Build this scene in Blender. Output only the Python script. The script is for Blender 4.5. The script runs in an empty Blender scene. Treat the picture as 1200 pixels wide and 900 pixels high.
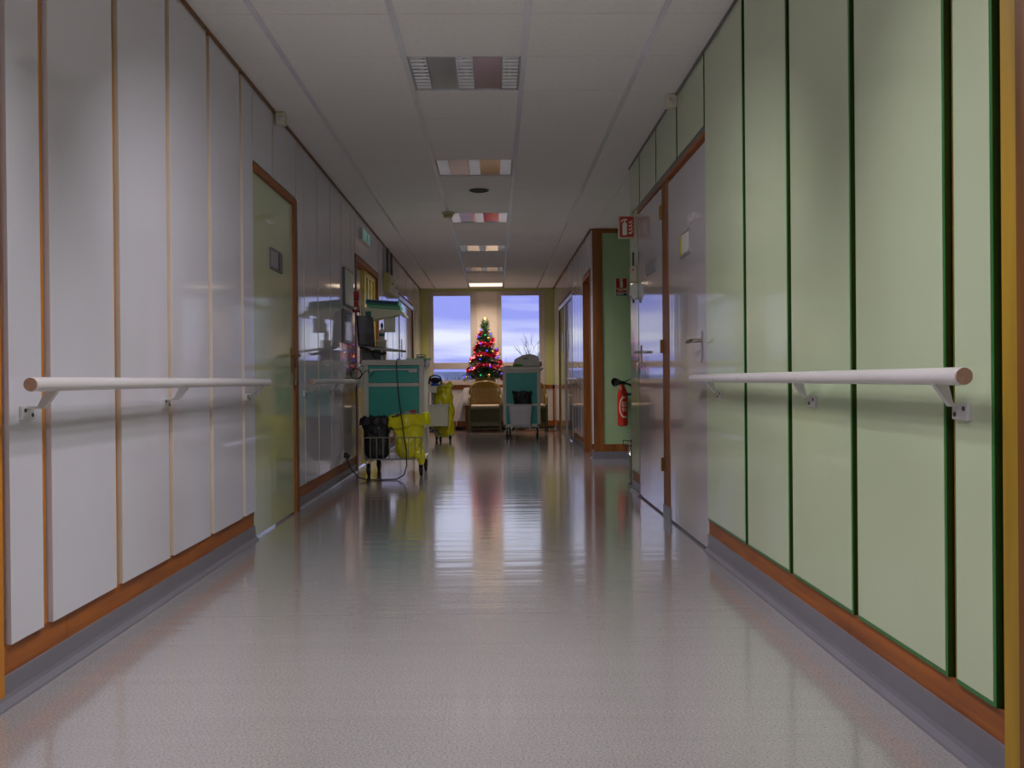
import bpy, bmesh, math, random
from mathutils import Vector, Matrix, noise
random.seed(7)
SC = bpy.context.scene
COL = SC.collection

# ------------------------------------------------------------------ camera, sky, exposure
cam_d = bpy.data.cameras.new('camera')
cam_d.sensor_width = 36.0
cam_d.lens = 36.0 * 1198.2 / 1200.0
cam_d.clip_start = 0.02
cam_d.clip_end = 3000
cam = bpy.data.objects.new('camera', cam_d)
COL.objects.link(cam)
YAW, PITCH, ROLL = 0.016574, -0.0041058, -0.0089053
_f = Vector((math.sin(YAW) * math.cos(PITCH), math.cos(YAW) * math.cos(PITCH), math.sin(PITCH)))
_r = Vector((math.cos(YAW), -math.sin(YAW), 0))
_u = _r.cross(_f)
_r2 = _r * math.cos(ROLL) + _u * math.sin(ROLL)
_u2 = -_r * math.sin(ROLL) + _u * math.cos(ROLL)
_m = Matrix((( _r2.x, _u2.x, -_f.x, 0), (_r2.y, _u2.y, -_f.y, 0), (_r2.z, _u2.z, -_f.z, 0.8603), (0, 0, 0, 1)))
cam.matrix_world = _m
SC.camera = cam

SC.view_settings.view_transform = 'Standard'
SC.view_settings.look = 'None'
SC.view_settings.gamma = 1.0
SC.view_settings.use_curve_mapping = False
SC.view_settings.exposure = 0.1

world = bpy.data.worlds.new('dusk_sky')
SC.world = world
world.use_nodes = True
nt = world.node_tree
nt.nodes.clear()
wo = nt.nodes.new('ShaderNodeOutputWorld')
bg = nt.nodes.new('ShaderNodeBackground')
tc = nt.nodes.new('ShaderNodeTexCoord')
mp = nt.nodes.new('ShaderNodeMapping')
mp.inputs['Location'].default_value = (2.4, 6.1, 1.2)
mp.inputs['Scale'].default_value = (2.6, 2.6, 27.0)
nz = nt.nodes.new('ShaderNodeTexNoise')
nz.inputs['Scale'].default_value = 1.0
nz.inputs['Detail'].default_value = 5.0
nz.inputs['Roughness'].default_value = 0.5
nz.inputs['Distortion'].default_value = 0.4
rp = nt.nodes.new('ShaderNodeValToRGB')
rp.color_ramp.elements[0].position = 0.40
rp.color_ramp.elements[0].color = (0.29, 0.33, 0.84, 1)
rp.color_ramp.elements[1].position = 0.58
rp.color_ramp.elements[1].color = (0.76, 0.80, 1.0, 1)
nt.links.new(tc.outputs['Generated'], mp.inputs['Vector'])
nt.links.new(mp.outputs['Vector'], nz.inputs['Vector'])
nt.links.new(nz.outputs['Fac'], rp.inputs['Fac'])
nt.links.new(rp.outputs['Color'], bg.inputs['Color'])
bg.inputs['Strength'].default_value = 1.05
nt.links.new(bg.outputs['Background'], wo.inputs['Surface'])

LAMP_W = 6.0          # watts of one lit strip of a ceiling light
LAMP_SPREAD = 2.05
TILT = {False: (-26, 34), True: (-6, 26)}   # aim of the two reflector halves along the corridor, degrees
LAMP_COL = (0.985, 0.955, 1.0)

# ------------------------------------------------------------------ materials
def lin(c):
    c = c / 255.0
    return c / 12.92 if c <= 0.04045 else ((c + 0.055) / 1.055) ** 2.4
def rgb(h):
    return (lin(int(h[0:2], 16)), lin(int(h[2:4], 16)), lin(int(h[4:6], 16)), 1.0)
def mat(name, hexcol, rough=0.5, metal=0.0, ior=1.5, var=0.06, scale=(6, 6, 6), bump=0.0, bscale=None,
        rvar=0.0, emit=None, estr=0.0, coat=0.0, second=None, contrast=(0.3, 0.7), detail=3.0, coords='Object', alpha=None):
    m = bpy.data.materials.new(name)
    m.use_nodes = True
    n = m.node_tree
    b = n.nodes['Principled BSDF']
    c = rgb(hexcol)
    t = n.nodes.new('ShaderNodeTexCoord')
    mm = n.nodes.new('ShaderNodeMapping')
    mm.inputs['Scale'].default_value = scale
    no = n.nodes.new('ShaderNodeTexNoise')
    no.inputs['Scale'].default_value = 1.0
    no.inputs['Detail'].default_value = detail
    r = n.nodes.new('ShaderNodeValToRGB')
    r.color_ramp.elements[0].position = contrast[0]
    r.color_ramp.elements[1].position = contrast[1]
    if second:
        r.color_ramp.elements[0].color = rgb(second)
    else:
        r.color_ramp.elements[0].color = (c[0] * (1 - var), c[1] * (1 - var), c[2] * (1 - var), 1)
    r.color_ramp.elements[1].color = (min(1, c[0] * (1 + var)), min(1, c[1] * (1 + var)), min(1, c[2] * (1 + var)), 1)
    n.links.new(t.outputs[coords], mm.inputs['Vector'])
    n.links.new(mm.outputs['Vector'], no.inputs['Vector'])
    n.links.new(no.outputs['Fac'], r.inputs['Fac'])
    n.links.new(r.outputs['Color'], b.inputs['Base Color'])
    b.inputs['Roughness'].default_value = rough
    b.inputs['Metallic'].default_value = metal
    b.inputs['IOR'].default_value = ior
    if coat:
        b.inputs['Coat Weight'].default_value = coat
        b.inputs['Coat Roughness'].default_value = 0.08
    if rvar:
        mr = n.nodes.new('ShaderNodeMapRange')
        mr.inputs['To Min'].default_value = max(0.01, rough - rvar)
        mr.inputs['To Max'].default_value = rough + rvar
        n.links.new(no.outputs['Fac'], mr.inputs['Value'])
        n.links.new(mr.outputs['Result'], b.inputs['Roughness'])
    if bump:
        m2 = n.nodes.new('ShaderNodeMapping')
        m2.inputs['Scale'].default_value = bscale or scale
        n2 = n.nodes.new('ShaderNodeTexNoise')
        n2.inputs['Scale'].default_value = 1.0
        n2.inputs['Detail'].default_value = 2.0
        bp = n.nodes.new('ShaderNodeBump')
        bp.inputs['Strength'].default_value = 1.0
        bp.inputs['Distance'].default_value = bump
        n.links.new(t.outputs[coords], m2.inputs['Vector'])
        n.links.new(m2.outputs['Vector'], n2.inputs['Vector'])
        n.links.new(n2.outputs['Fac'], bp.inputs['Height'])
        n.links.new(bp.outputs['Normal'], b.inputs['Normal'])
    if emit:
        b.inputs['Emission Color'].default_value = rgb(emit)
        b.inputs['Emission Strength'].default_value = estr
    return m

def glass_mat(name, tint=(1, 1, 1, 1), refl=0.06):
    m = bpy.data.materials.new(name)
    m.use_nodes = True
    n = m.node_tree
    n.nodes.clear()
    o = n.nodes.new('ShaderNodeOutputMaterial')
    mx = n.nodes.new('ShaderNodeMixShader')
    fr = n.nodes.new('ShaderNodeFresnel')
    fr.inputs['IOR'].default_value = 1.3
    tr = n.nodes.new('ShaderNodeBsdfTransparent')
    tr.inputs['Color'].default_value = tint
    gl = n.nodes.new('ShaderNodeBsdfGlossy')
    gl.inputs['Roughness'].default_value = 0.02
    n.links.new(fr.outputs['Fac'], mx.inputs['Fac'])
    n.links.new(tr.outputs['BSDF'], mx.inputs[1])
    n.links.new(gl.outputs['BSDF'], mx.inputs[2])
    n.links.new(mx.outputs['Shader'], o.inputs['Surface'])
    return m

M = {}
def wood_mat(name, dark, light, scale):
    return mat(name, light, 0.45, second=dark, scale=scale, contrast=(0.25, 0.75), detail=6.0, rvar=0.08, bump=0.0004, coat=0.0)
M['white_panel'] = mat('white_laminate', 'd8d5df', 0.055, ior=1.7, var=0.02, scale=(2, 2, 1), bump=0.0016, bscale=(2.2, 2.2, 0.5), rvar=0.02)
M['green_panel'] = mat('green_laminate', 'c5d2b0', 0.07, ior=1.65, var=0.02, scale=(2, 2, 1), bump=0.0012, bscale=(2.2, 2.2, 0.5), rvar=0.02)
M['grey_door'] = mat('grey_laminate', 'bcb6bc', 0.055, ior=1.7, var=0.03, scale=(1, 1, 1), bump=0.0014, bscale=(4, 4, 0.3), rvar=0.02)
M['green_door'] = mat('olive_laminate', 'bcc49f', 0.06, ior=1.7, var=0.03, scale=(1, 1, 1), bump=0.0014, bscale=(4, 4, 0.3), rvar=0.02)
M['green_edge'] = mat('dark_green_edging', '2f7433', 0.30, var=0.1)
M['green_side_shaded'] = mat('shaded_green_panel_side', '123a12', 0.35, var=0.1)  # edging green darkened to paint in the shade of the panel gaps
M['mauve_door'] = mat('mauve_brown_laminate', '7d6862', 0.12, ior=1.6, var=0.04)
M['cream_edge'] = mat('cream_edging', 'cabfae', 0.4, var=0.05)
M['grey_edge'] = mat('grey_edging', 'd0c6cd', 0.4, var=0.05)
M['green_wall'] = mat('green_paint', '9fb98c', 0.55, var=0.03)
M['lime_wall'] = mat('lime_paint', 'bdc07c', 0.55, var=0.03)
M['cream_wall'] = mat('cream_paint', 'cfc7c6', 0.4, var=0.03)
M['wood'] = wood_mat('varnished_wood', '5e2f06', '9a5a12', (16, 16, 1.2))
M['wood_h'] = wood_mat('varnished_wood_lengthwise', '74380e', 'b0641f', (30, 2.2, 30))
M['wood_pale'] = wood_mat('orange_wood', 'b06a14', 'd48a1e', (8, 8, 1.2))
M['wood_gold'] = wood_mat('golden_wood', '8a6a10', 'b8901c', (14, 14, 1.2))
M['wood_dark'] = wood_mat('dark_wood', '52300a', '86500c', (14, 14, 1.2))
M['backing'] = mat('dark_gap', '8a4f18', 0.6, var=0.15)
M['baseboard'] = mat('grey_vinyl_skirting', '77747d', 0.32, var=0.06, scale=(4, 4, 4), rvar=0.06)
M['tile'] = mat('ceiling_tile', 'f0edeb', 0.85, var=0.03, scale=(40, 40, 40), bump=0.0003, bscale=(160, 160, 160))
M['runner'] = mat('ceiling_runner', 'e6e4ec', 0.16, var=0.03)
M['aluminium'] = mat('polished_aluminium', 'd8d8dc', 0.12, metal=1.0, var=0.03)
M['reflector'] = mat('satin_reflector', 'dcdce2', 0.1, metal=1.0, var=0.03)
M['blade'] = mat('louvre_aluminium', 'eeeef2', 0.3, metal=0.75, var=0.03)
M['lamp_housing'] = mat('lamp_housing', 'c9c9cc', 0.4, var=0.02)
M['tube_off'] = mat('tube_unlit', 'e4e4e2', 0.3, var=0.02)
M['tube_on'] = mat('tube_lit', 'fff2ee', 0.3, emit='ffe9e4', estr=3.0)
M['opal_on'] = mat('opal_diffuser_lit', 'fff4e0', 0.4, emit='ffe6c4', estr=1.5)
M['white_metal'] = mat('white_enamel', 'c9c7c8', 0.28, var=0.04, scale=(10, 10, 10))
M['rail'] = mat('white_painted_rail', 'cfcacb', 0.25, var=0.12, scale=(40, 10, 40), contrast=(0.18, 0.35), rvar=0.05)
M['rail_end'] = mat('bare_rail_end', 'a98a76', 0.7, var=0.12, scale=(90, 90, 90))
M['screw'] = mat('dark_screw', '4a4848', 0.4, metal=0.6)
M['steel'] = mat('brushed_steel', 'b9b7b2', 0.25, metal=1.0, var=0.05)
M['chrome'] = mat('chrome', 'd8d8de', 0.08, metal=1.0, var=0.02)
M['brass'] = mat('aged_brass', '8a6a35', 0.38, metal=0.9, var=0.12)
M['black'] = mat('black_plastic', '18181a', 0.4, var=0.1)
M['black_rubber'] = mat('black_rubber', '1b1b1c', 0.6, var=0.1)
M['black_bag'] = mat('black_bin_bag', '0d0d0e', 0.5, var=0.2, bump=0.006, bscale=(22, 22, 14))
M['yellow_bag'] = mat('yellow_waste_bag', 'ece316', 0.30, var=0.10, scale=(12, 12, 12), bump=0.008, bscale=(18, 18, 11))
M['teal'] = mat('teal_panel', '2ba093', 0.28, var=0.05, scale=(4, 4, 4))
M['cart_frame'] = mat('grey_cart_frame', 'cbc7ba', 0.35, var=0.04)
M['cart_cream'] = mat('cream_cart', 'd2d0b2', 0.35, var=0.04)
M['bin_grey'] = mat('grey_bin_plastic', 'c4c2c6', 0.4, var=0.04)
M['wire'] = mat('basket_wire', 'b8b4a8', 0.3, metal=0.5, var=0.05)
M['dark_screen'] = mat('laptop_screen', '5a5b66', 0.18, var=0.1)
M['dark_grey'] = mat('dark_grey_plastic', '5c5a58', 0.45, var=0.08)
M['beige'] = mat('beige_plastic', 'b5ac94', 0.45, var=0.05)
M['paper'] = mat('paper', 'd8d6cf', 0.7, var=0.03)
M['green_folder'] = mat('green_folder', '3fa37c', 0.4, var=0.08)
M['pale_green'] = mat('pale_green_folder', '7fbf95', 0.5, var=0.06)
M['dark_teal'] = mat('dark_teal_sticker', '0e5f62', 0.4)
M['navy'] = mat('navy_card', '1f3f66', 0.5)
M['blue'] = mat('blue_plastic', '1f5fc4', 0.4, var=0.1)
M['red'] = mat('red_enamel', 'c02a1a', 0.25, var=0.05)
M['deep_red'] = mat('red_sign', 'a3141c', 0.35, var=0.05)
M['sign_white'] = mat('sign_white', 'd9d4bd', 0.45, var=0.03)
M['sign_cream'] = mat('sign_cream', 'cbc3a0', 0.4, var=0.04)
M['yellow_strip'] = mat('yellow_strip', 'd0bb2a', 0.45)
M['yellow_door'] = mat('yellow_door', 'c3ae18', 0.25, var=0.06)
M['ochre'] = mat('ochre_box', 'a39a5a', 0.4, var=0.06)
M['grey_label'] = mat('grey_label', '8e8c90', 0.35, var=0.05)
M['grey_dark_label'] = mat('grey_dark_label', '5d5b60', 0.35, var=0.05)
M['frame_white'] = mat('window_frame', 'bdb1ab', 0.35, var=0.03)
M['pier'] = mat('pier_panel', 'cdbfb4', 0.22, var=0.03)
M['glass'] = glass_mat('window_glass')
M['cane'] = mat('golden_rattan', '9d7f38', 0.35, var=0.2, scale=(40, 40, 40), coat=0.3)
M['cane_shaded'] = mat('shaded_rattan', '5e5a3c', 0.4, var=0.2, scale=(40, 40, 40))  # rattan darkened to paint the shade low on the chairs
M['cushion'] = mat('pale_cushion', 'd8c3b0', 0.7, var=0.05)
M['cloth'] = mat('white_tablecloth', 'd9d2d6', 0.8, var=0.03)
M['needle'] = mat('fir_needles', '2f5a30', 0.6, var=0.35, scale=(20, 20, 20))
M['bark'] = mat('bark', '3d3026', 0.8, var=0.2)
M['gold'] = mat('gold_bauble', 'e0b560', 0.18, metal=0.8, var=0.1)
M['tinsel'] = mat('red_tinsel', 'be1838', 0.25, metal=0.2, var=0.35, scale=(60, 60, 60))
M['led_blue'] = mat('blue_led', '2030ff', 0.3, emit='2a34ff', estr=3.0)
M['led_green'] = mat('green_led', '20d080', 0.3, emit='20d080', estr=1.2)
M['led_red'] = mat('red_led', 'ff3040', 0.3, emit='ff3040', estr=1.5)
M['led_violet'] = mat('violet_led', '9030ff', 0.3, emit='9838ff', estr=2.0)
M['topper'] = mat('glowing_gold_topper', 'ffd890', 0.3, emit='ffcf80', estr=0.7)  # gold with a faint glow added by emission, not a lamp
M['wicker'] = mat('wicker', '9b7f45', 0.6, var=0.25, scale=(30, 30, 60), bump=0.004, bscale=(40, 40, 90))
M['clear'] = glass_mat('clear_plastic', (0.8, 0.85, 0.95, 1))
M['exit_green'] = mat('exit_panel', '9fc8c4', 0.3, emit='7fd0c0', estr=0.12)
M['ground'] = mat('ground_grass', '55604a', 0.9, var=0.2, scale=(0.05, 0.05, 0.05))
M['hill'] = mat('hazed_hill_woods', 'b6c2de', 0.95, var=0.25, scale=(0.12, 0.12, 0.3))  # distance haze painted into the blue base colour
M['bare'] = mat('bare_branches', '6d6478', 0.9, var=0.1)
M['device'] = mat('grey_device', 'cdcac2', 0.4, var=0.06)
M['green_pad'] = mat('green_pad', '4f9a3a', 0.5)

def floor_mat(name, hexcol, speck):
    m = bpy.data.materials.new(name)
    m.use_nodes = True
    n = m.node_tree
    b = n.nodes['Principled BSDF']
    t = n.nodes.new('ShaderNodeTexCoord')
    def noise(scale, detail=2.0):
        mm = n.nodes.new('ShaderNodeMapping')
        mm.inputs['Scale'].default_value = scale
        no = n.nodes.new('ShaderNodeTexNoise')
        no.inputs['Scale'].default_value = 1.0
        no.inputs['Detail'].default_value = detail
        n.links.new(t.outputs['Object'], mm.inputs['Vector'])
        n.links.new(mm.outputs['Vector'], no.inputs['Vector'])
        return no
    a = noise((150, 210, 1), 3.0)
    r = n.nodes.new('ShaderNodeValToRGB')
    c = rgb(hexcol); s = rgb(speck)
    r.color_ramp.elements[0].position = 0.33
    r.color_ramp.elements[0].color = s
    r.color_ramp.elements[1].position = 0.58
    r.color_ramp.elements[1].color = c
    n.links.new(a.outputs['Fac'], r.inputs['Fac'])
    d = noise((1.4, 0.9, 1), 4.0)
    mr = n.nodes.new('ShaderNodeMapRange')
    mr.inputs['To Min'].default_value = 0.86
    mr.inputs['To Max'].default_value = 1.08
    n.links.new(d.outputs['Fac'], mr.inputs['Value'])
    mx = n.nodes.new('ShaderNodeVectorMath')
    mx.operation = 'SCALE'
    n.links.new(r.outputs['Color'], mx.inputs[0])
    n.links.new(mr.outputs['Result'], mx.inputs['Scale'])
    n.links.new(mx.outputs['Vector'], b.inputs['Base Color'])
    rr = n.nodes.new('ShaderNodeMapRange')
    rr.inputs['To Min'].default_value = 0.13
    rr.inputs['To Max'].default_value = 0.2
    n.links.new(d.outputs['Fac'], rr.inputs['Value'])
    n.links.new(rr.outputs['Result'], b.inputs['Roughness'])
    b.inputs['IOR'].default_value = 1.55
    b.inputs['Coat Weight'].default_value = 0.85
    b.inputs['Coat Roughness'].default_value = 0.095
    rip = noise((0.9, 9.0, 1), 4.0)
    bp = n.nodes.new('ShaderNodeBump')
    bp.inputs['Strength'].default_value = 1.0
    bp.inputs['Distance'].default_value = 0.0018
    n.links.new(rip.outputs['Fac'], bp.inputs['Height'])
    n.links.new(bp.outputs['Normal'], b.inputs['Normal'])
    n.links.new(bp.outputs['Normal'], b.inputs['Coat Normal'])
    return m
M['vinyl'] = floor_mat('speckled_vinyl', 'ada8a8', '8d8888')
M['vinyl_pink'] = floor_mat('speckled_pink_vinyl', 'b3a09e', '9c8a89')

# ------------------------------------------------------------------ mesh helpers
class MB:
    def __init__(self):
        self.v = []; self.f = []; self.fm = []; self.mi = 0
    def add(self, vs, fs):
        o = len(self.v)
        self.v += [tuple(p) for p in vs]
        for f in fs:
            self.f.append(tuple(i + o for i in f)); self.fm.append(self.mi)
        return self
    def box(self, x0, x1, y0, y1, z0, z1):
        return self.add([(x0, y0, z0), (x1, y0, z0), (x1, y1, z0), (x0, y1, z0), (x0, y0, z1), (x1, y0, z1), (x1, y1, z1), (x0, y1, z1)],
                        [(0, 3, 2, 1), (4, 5, 6, 7), (0, 1, 5, 4), (1, 2, 6, 5), (2, 3, 7, 6), (3, 0, 4, 7)])
    def prism(self, pts, axis, a, b):
        """extrude a 2D outline along an axis from a to b"""
        def mk(p, q):
            return {'x': (q, p[0], p[1]), 'y': (p[0], q, p[1]), 'z': (p[0], p[1], q)}[axis]
        n = len(pts)
        vs = [mk(p, a) for p in pts] + [mk(p, b) for p in pts]
        fs = [tuple(range(n))[::-1], tuple(range(n, 2 * n))]
        for i in range(n):
            j = (i + 1) % n
            fs.append((i, j, n + j, n + i))
        return self.add(vs, fs)
    def cyl(self, p0, p1, r0, r1=None, seg=12, caps=True):
        r1 = r0 if r1 is None else r1
        p0 = Vector(p0); p1 = Vector(p1)
        d = (p1 - p0).normalized()
        a = d.orthogonal().normalized(); b = d.cross(a)
        vs = []
        for p, r in ((p0, r0), (p1, r1)):
            for i in range(seg):
                t = 2 * math.pi * i / seg
                vs.append(p + a * (r * math.cos(t)) + b * (r * math.sin(t)))
        fs = [(i, (i + 1) % seg, seg + (i + 1) % seg, seg + i) for i in range(seg)]
        if caps:
            fs += [tuple(range(seg))[::-1], tuple(range(seg, 2 * seg))]
        return self.add(vs, fs)
    def tube(self, pts, r, seg=8, closed=False):
        pts = [Vector(p) for p in pts]
        n = len(pts)
        vs = []; up = None
        for i, p in enumerate(pts):
            if closed:
                d = (pts[(i + 1) % n] - pts[i - 1]).normalized()
            else:
                d = (pts[min(i + 1, n - 1)] - pts[max(i - 1, 0)]).normalized()
            if up is None:
                up = d.orthogonal().normalized()
            else:
                up = (up - d * up.dot(d))
                up = up.normalized() if up.length > 1e-6 else d.orthogonal().normalized()
            b = d.cross(up)
            rr = r[i] if isinstance(r, (list, tuple)) else r
            for k in range(seg):
                t = 2 * math.pi * k / seg
                vs.append(p + up * (rr * math.cos(t)) + b * (rr * math.sin(t)))
        fs = []
        for i in range(n if closed else n - 1):
            j = (i + 1) % n
            for k in range(seg):
                l = (k + 1) % seg
                fs.append((i * seg + k, i * seg + l, j * seg + l, j * seg + k))
        if not closed:
            fs += [tuple(range(seg))[::-1], tuple((n - 1) * seg + k for k in range(seg))]
        return self.add(vs, fs)
    def lathe(self, prof, c=(0, 0, 0), axis=(0, 0, 1), seg=24):
        """prof: (radius, height) pairs along the axis"""
        d = Vector(axis).normalized(); c = Vector(c)
        a = d.orthogonal().normalized(); b = d.cross(a)
        vs = []
        for r, h in prof:
            for k in range(seg):
                t = 2 * math.pi * k / seg
                vs.append(c + d * h + a * (r * math.cos(t)) + b * (r * math.sin(t)))
        fs = []
        for i in range(len(prof) - 1):
            for k in range(seg):
                l = (k + 1) % seg
                fs.append((i * seg + k, i * seg + l, (i + 1) * seg + l, (i + 1) * seg + k))
        fs += [tuple(range(seg))[::-1], tuple((len(prof) - 1) * seg + k for k in range(seg))]
        return self.add(vs, fs)
    def ball(self, c, r, seg=12, rings=8, sq=(1, 1, 1)):
        vs = [(c[0], c[1], c[2] - r * sq[2])]; fs = []
        for i in range(1, rings):
            ph = -math.pi / 2 + math.pi * i / rings
            for k in range(seg):
                t = 2 * math.pi * k / seg
                vs.append((c[0] + r * sq[0] * math.cos(ph) * math.cos(t), c[1] + r * sq[1] * math.cos(ph) * math.sin(t), c[2] + r * sq[2] * math.sin(ph)))
        vs.append((c[0], c[1], c[2] + r * sq[2]))
        for k in range(seg):
            fs.append((0, 1 + (k + 1) % seg, 1 + k))
            e = len(vs) - 1 - seg
            fs.append((len(vs) - 1, e + k, e + (k + 1) % seg))
        for i in range(rings - 2):
            for k in range(seg):
                l = (k + 1) % seg
                fs.append((1 + i * seg + k, 1 + i * seg + l, 1 + (i + 1) * seg + l, 1 + (i + 1) * seg + k))
        return self.add(vs, fs)
    def sheet(self, fn, nu, nv, closed_u=False):
        vs = [fn(i / (nu if closed_u else nu - 1), j / (nv - 1)) for j in range(nv) for i in range(nu)]
        fs = []
        for j in range(nv - 1):
            for i in range(nu if closed_u else nu - 1):
                k = (i + 1) % nu
                fs.append((j * nu + i, j * nu + k, (j + 1) * nu + k, (j + 1) * nu + i))
        return self.add(vs, fs)

def obj(name, mb, m, parent=None, smooth=False, bev=0.0, solid=0.0, sub=0, label=None, kind=None):
    me = bpy.data.meshes.new(name)
    me.from_pydata(mb.v, [], mb.f)
    ms = m if isinstance(m, (list, tuple)) else [m]
    for x in ms:
        me.materials.append(x)
    if len(ms) > 1:
        me.polygons.foreach_set('material_index', mb.fm)
    bm = bmesh.new(); bm.from_mesh(me)
    bmesh.ops.recalc_face_normals(bm, faces=bm.faces)
    bm.to_mesh(me); bm.free()
    o = bpy.data.objects.new(name, me)
    COL.objects.link(o)
    if parent:
        o.parent = parent
    if solid:
        s = o.modifiers.new('thickness', 'SOLIDIFY'); s.thickness = solid; s.offset = 0
    if bev:
        b = o.modifiers.new('bevel', 'BEVEL'); b.width = bev; b.segments = 2; b.limit_method = 'ANGLE'
    if sub:
        s = o.modifiers.new('subdivision', 'SUBSURF'); s.levels = sub; s.render_levels = sub
    if smooth:
        me.polygons.foreach_set('use_smooth', [True] * len(me.polygons))
        try:
            me.set_sharp_from_angle(angle=math.radians(40))
        except Exception:
            pass
    if label: o['label'] = label
    if kind: o['kind'] = kind
    return o
def tag(o, label, cat, group=None, kind=None):
    o['label'] = label; o['category'] = cat
    if group: o['group'] = group
    if kind: o['kind'] = kind
    return o
def thing(name, label, cat, loc=(0, 0, 0), rz=0.0, group=None):
    o = bpy.data.objects.new(name, None)
    COL.objects.link(o)
    o.location = loc; o.rotation_euler = (0, 0, rz)
    o.empty_display_size = 0.1
    return tag(o, label, cat, group)
def struct(name, mb, m, parent=None, label=None, **k):
    return obj(name, mb, m, parent, kind='structure' if parent is None else None, label=label, **k)
def dup(root, loc, rz=None):
    r = root.copy(); COL.objects.link(r); r.location = loc
    if rz is not None: r.rotation_euler = (0, 0, rz)
    for ch in list(root.children):
        c = ch.copy(); COL.objects.link(c); c.parent = r
        for g in list(ch.children):
            d = g.copy(); COL.objects.link(d); d.parent = c
    return r

XL, XR, H = -1.31, 1.05, 2.482     # panel faces and ceiling
YB, YE = -6.0, 18.10               # behind the camera, end wall

# ------------------------------------------------------------------ floor
fl = struct('floor', MB().box(-1.60, 2.75, YB - 0.3, YE + 0.3, -0.12, -0.012), M['dark_grey'])
cuts = [YB, 3.763, 5.765, 6.836, 7.764, 10.9, 14.2, YE + 0.1]
for i in range(len(cuts) - 1):
    xr = 2.6 if cuts[i] > 7 else 1.35
    mb = MB().box(-1.45, xr, cuts[i] + 0.002, cuts[i + 1] - 0.002, -0.012, 0.0)
    pink = abs(cuts[i] - 6.836) < 0.01
    obj('vinyl_sheet', mb, M['vinyl_pink' if pink else 'vinyl'], fl, label='pinkish vinyl sheet laid across the corridor' if pink else None)

# ------------------------------------------------------------------ ceiling
bars = [-1.041 + 0.6 * i for i in range(6)]
ce = struct('ceiling', MB().box(-1.6, 2.75, YB - 0.3, YE + 0.3, 2.66, 2.75), M['tile'])
Y0 = 4.534
LIGHTS = [(3.034, 1), (5.434, 0), (7.834, 0), (10.234, 1), (12.634, 0), (15.034, 0), (17.434, 2), (-1.766, 1)]  # last entry: unseen, lit behind the camera to brighten camera-facing surfaces
edges = [-1.33] + bars[:4] + [1.075, 1.359, 1.959, 2.6]
rows = [Y0 + 0.6 * k for k in range(-4, 24)]
tile_cache = {}
def tile(x0, x1, y0, y1):
    key = (round(x1 - x0, 3), round(y1 - y0, 3))
    if key not in tile_cache:
        w, d = key
        me = obj('ceiling_tile', MB().box(0.0015, w - 0.0015, 0.002, d - 0.002, 0, 0.018), M['tile'], ce)
        tile_cache[key] = me
        me.location = (x0, y0, H)
    else:
        o = tile_cache[key].copy(); COL.objects.link(o); o.location = (x0, y0, H)
for r in rows:
    y1 = min(r + 0.6, YE + 0.02)
    for i in range(len(edges) - 1):
        if i >= 5 and not (7.6 < r < 11.0): continue
        if i == 2 and any(abs(r + 0.3 - ly) < 0.1 for ly, s in LIGHTS): continue
        tile(edges[i], edges[i + 1], r, y1)
rear = MB()
for x0, x1 in zip(edges[:5], edges[1:6]):
    for k in range(13):
        y1 = rows[0] - 0.6 * k; y0 = y1 - 0.6
        if abs(x0 + 0.441) < .01 and any(abs((y0 + y1) / 2 - ly) < 0.1 for ly, s in LIGHTS): continue
        rear.box(x0 + .0015, x1 - .0015, y0 + .002, y1 - .002, H, H + .018)
obj('rear_ceiling_tiles', rear, M['tile'], ce, kind='stuff')
for i, b in enumerate(bars[:4]):
    obj('ceiling_runner', MB().box(b - 0.014, b + 0.014, YB, YE, H - 0.004, H + 0.022), M['runner'], ce)

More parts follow.
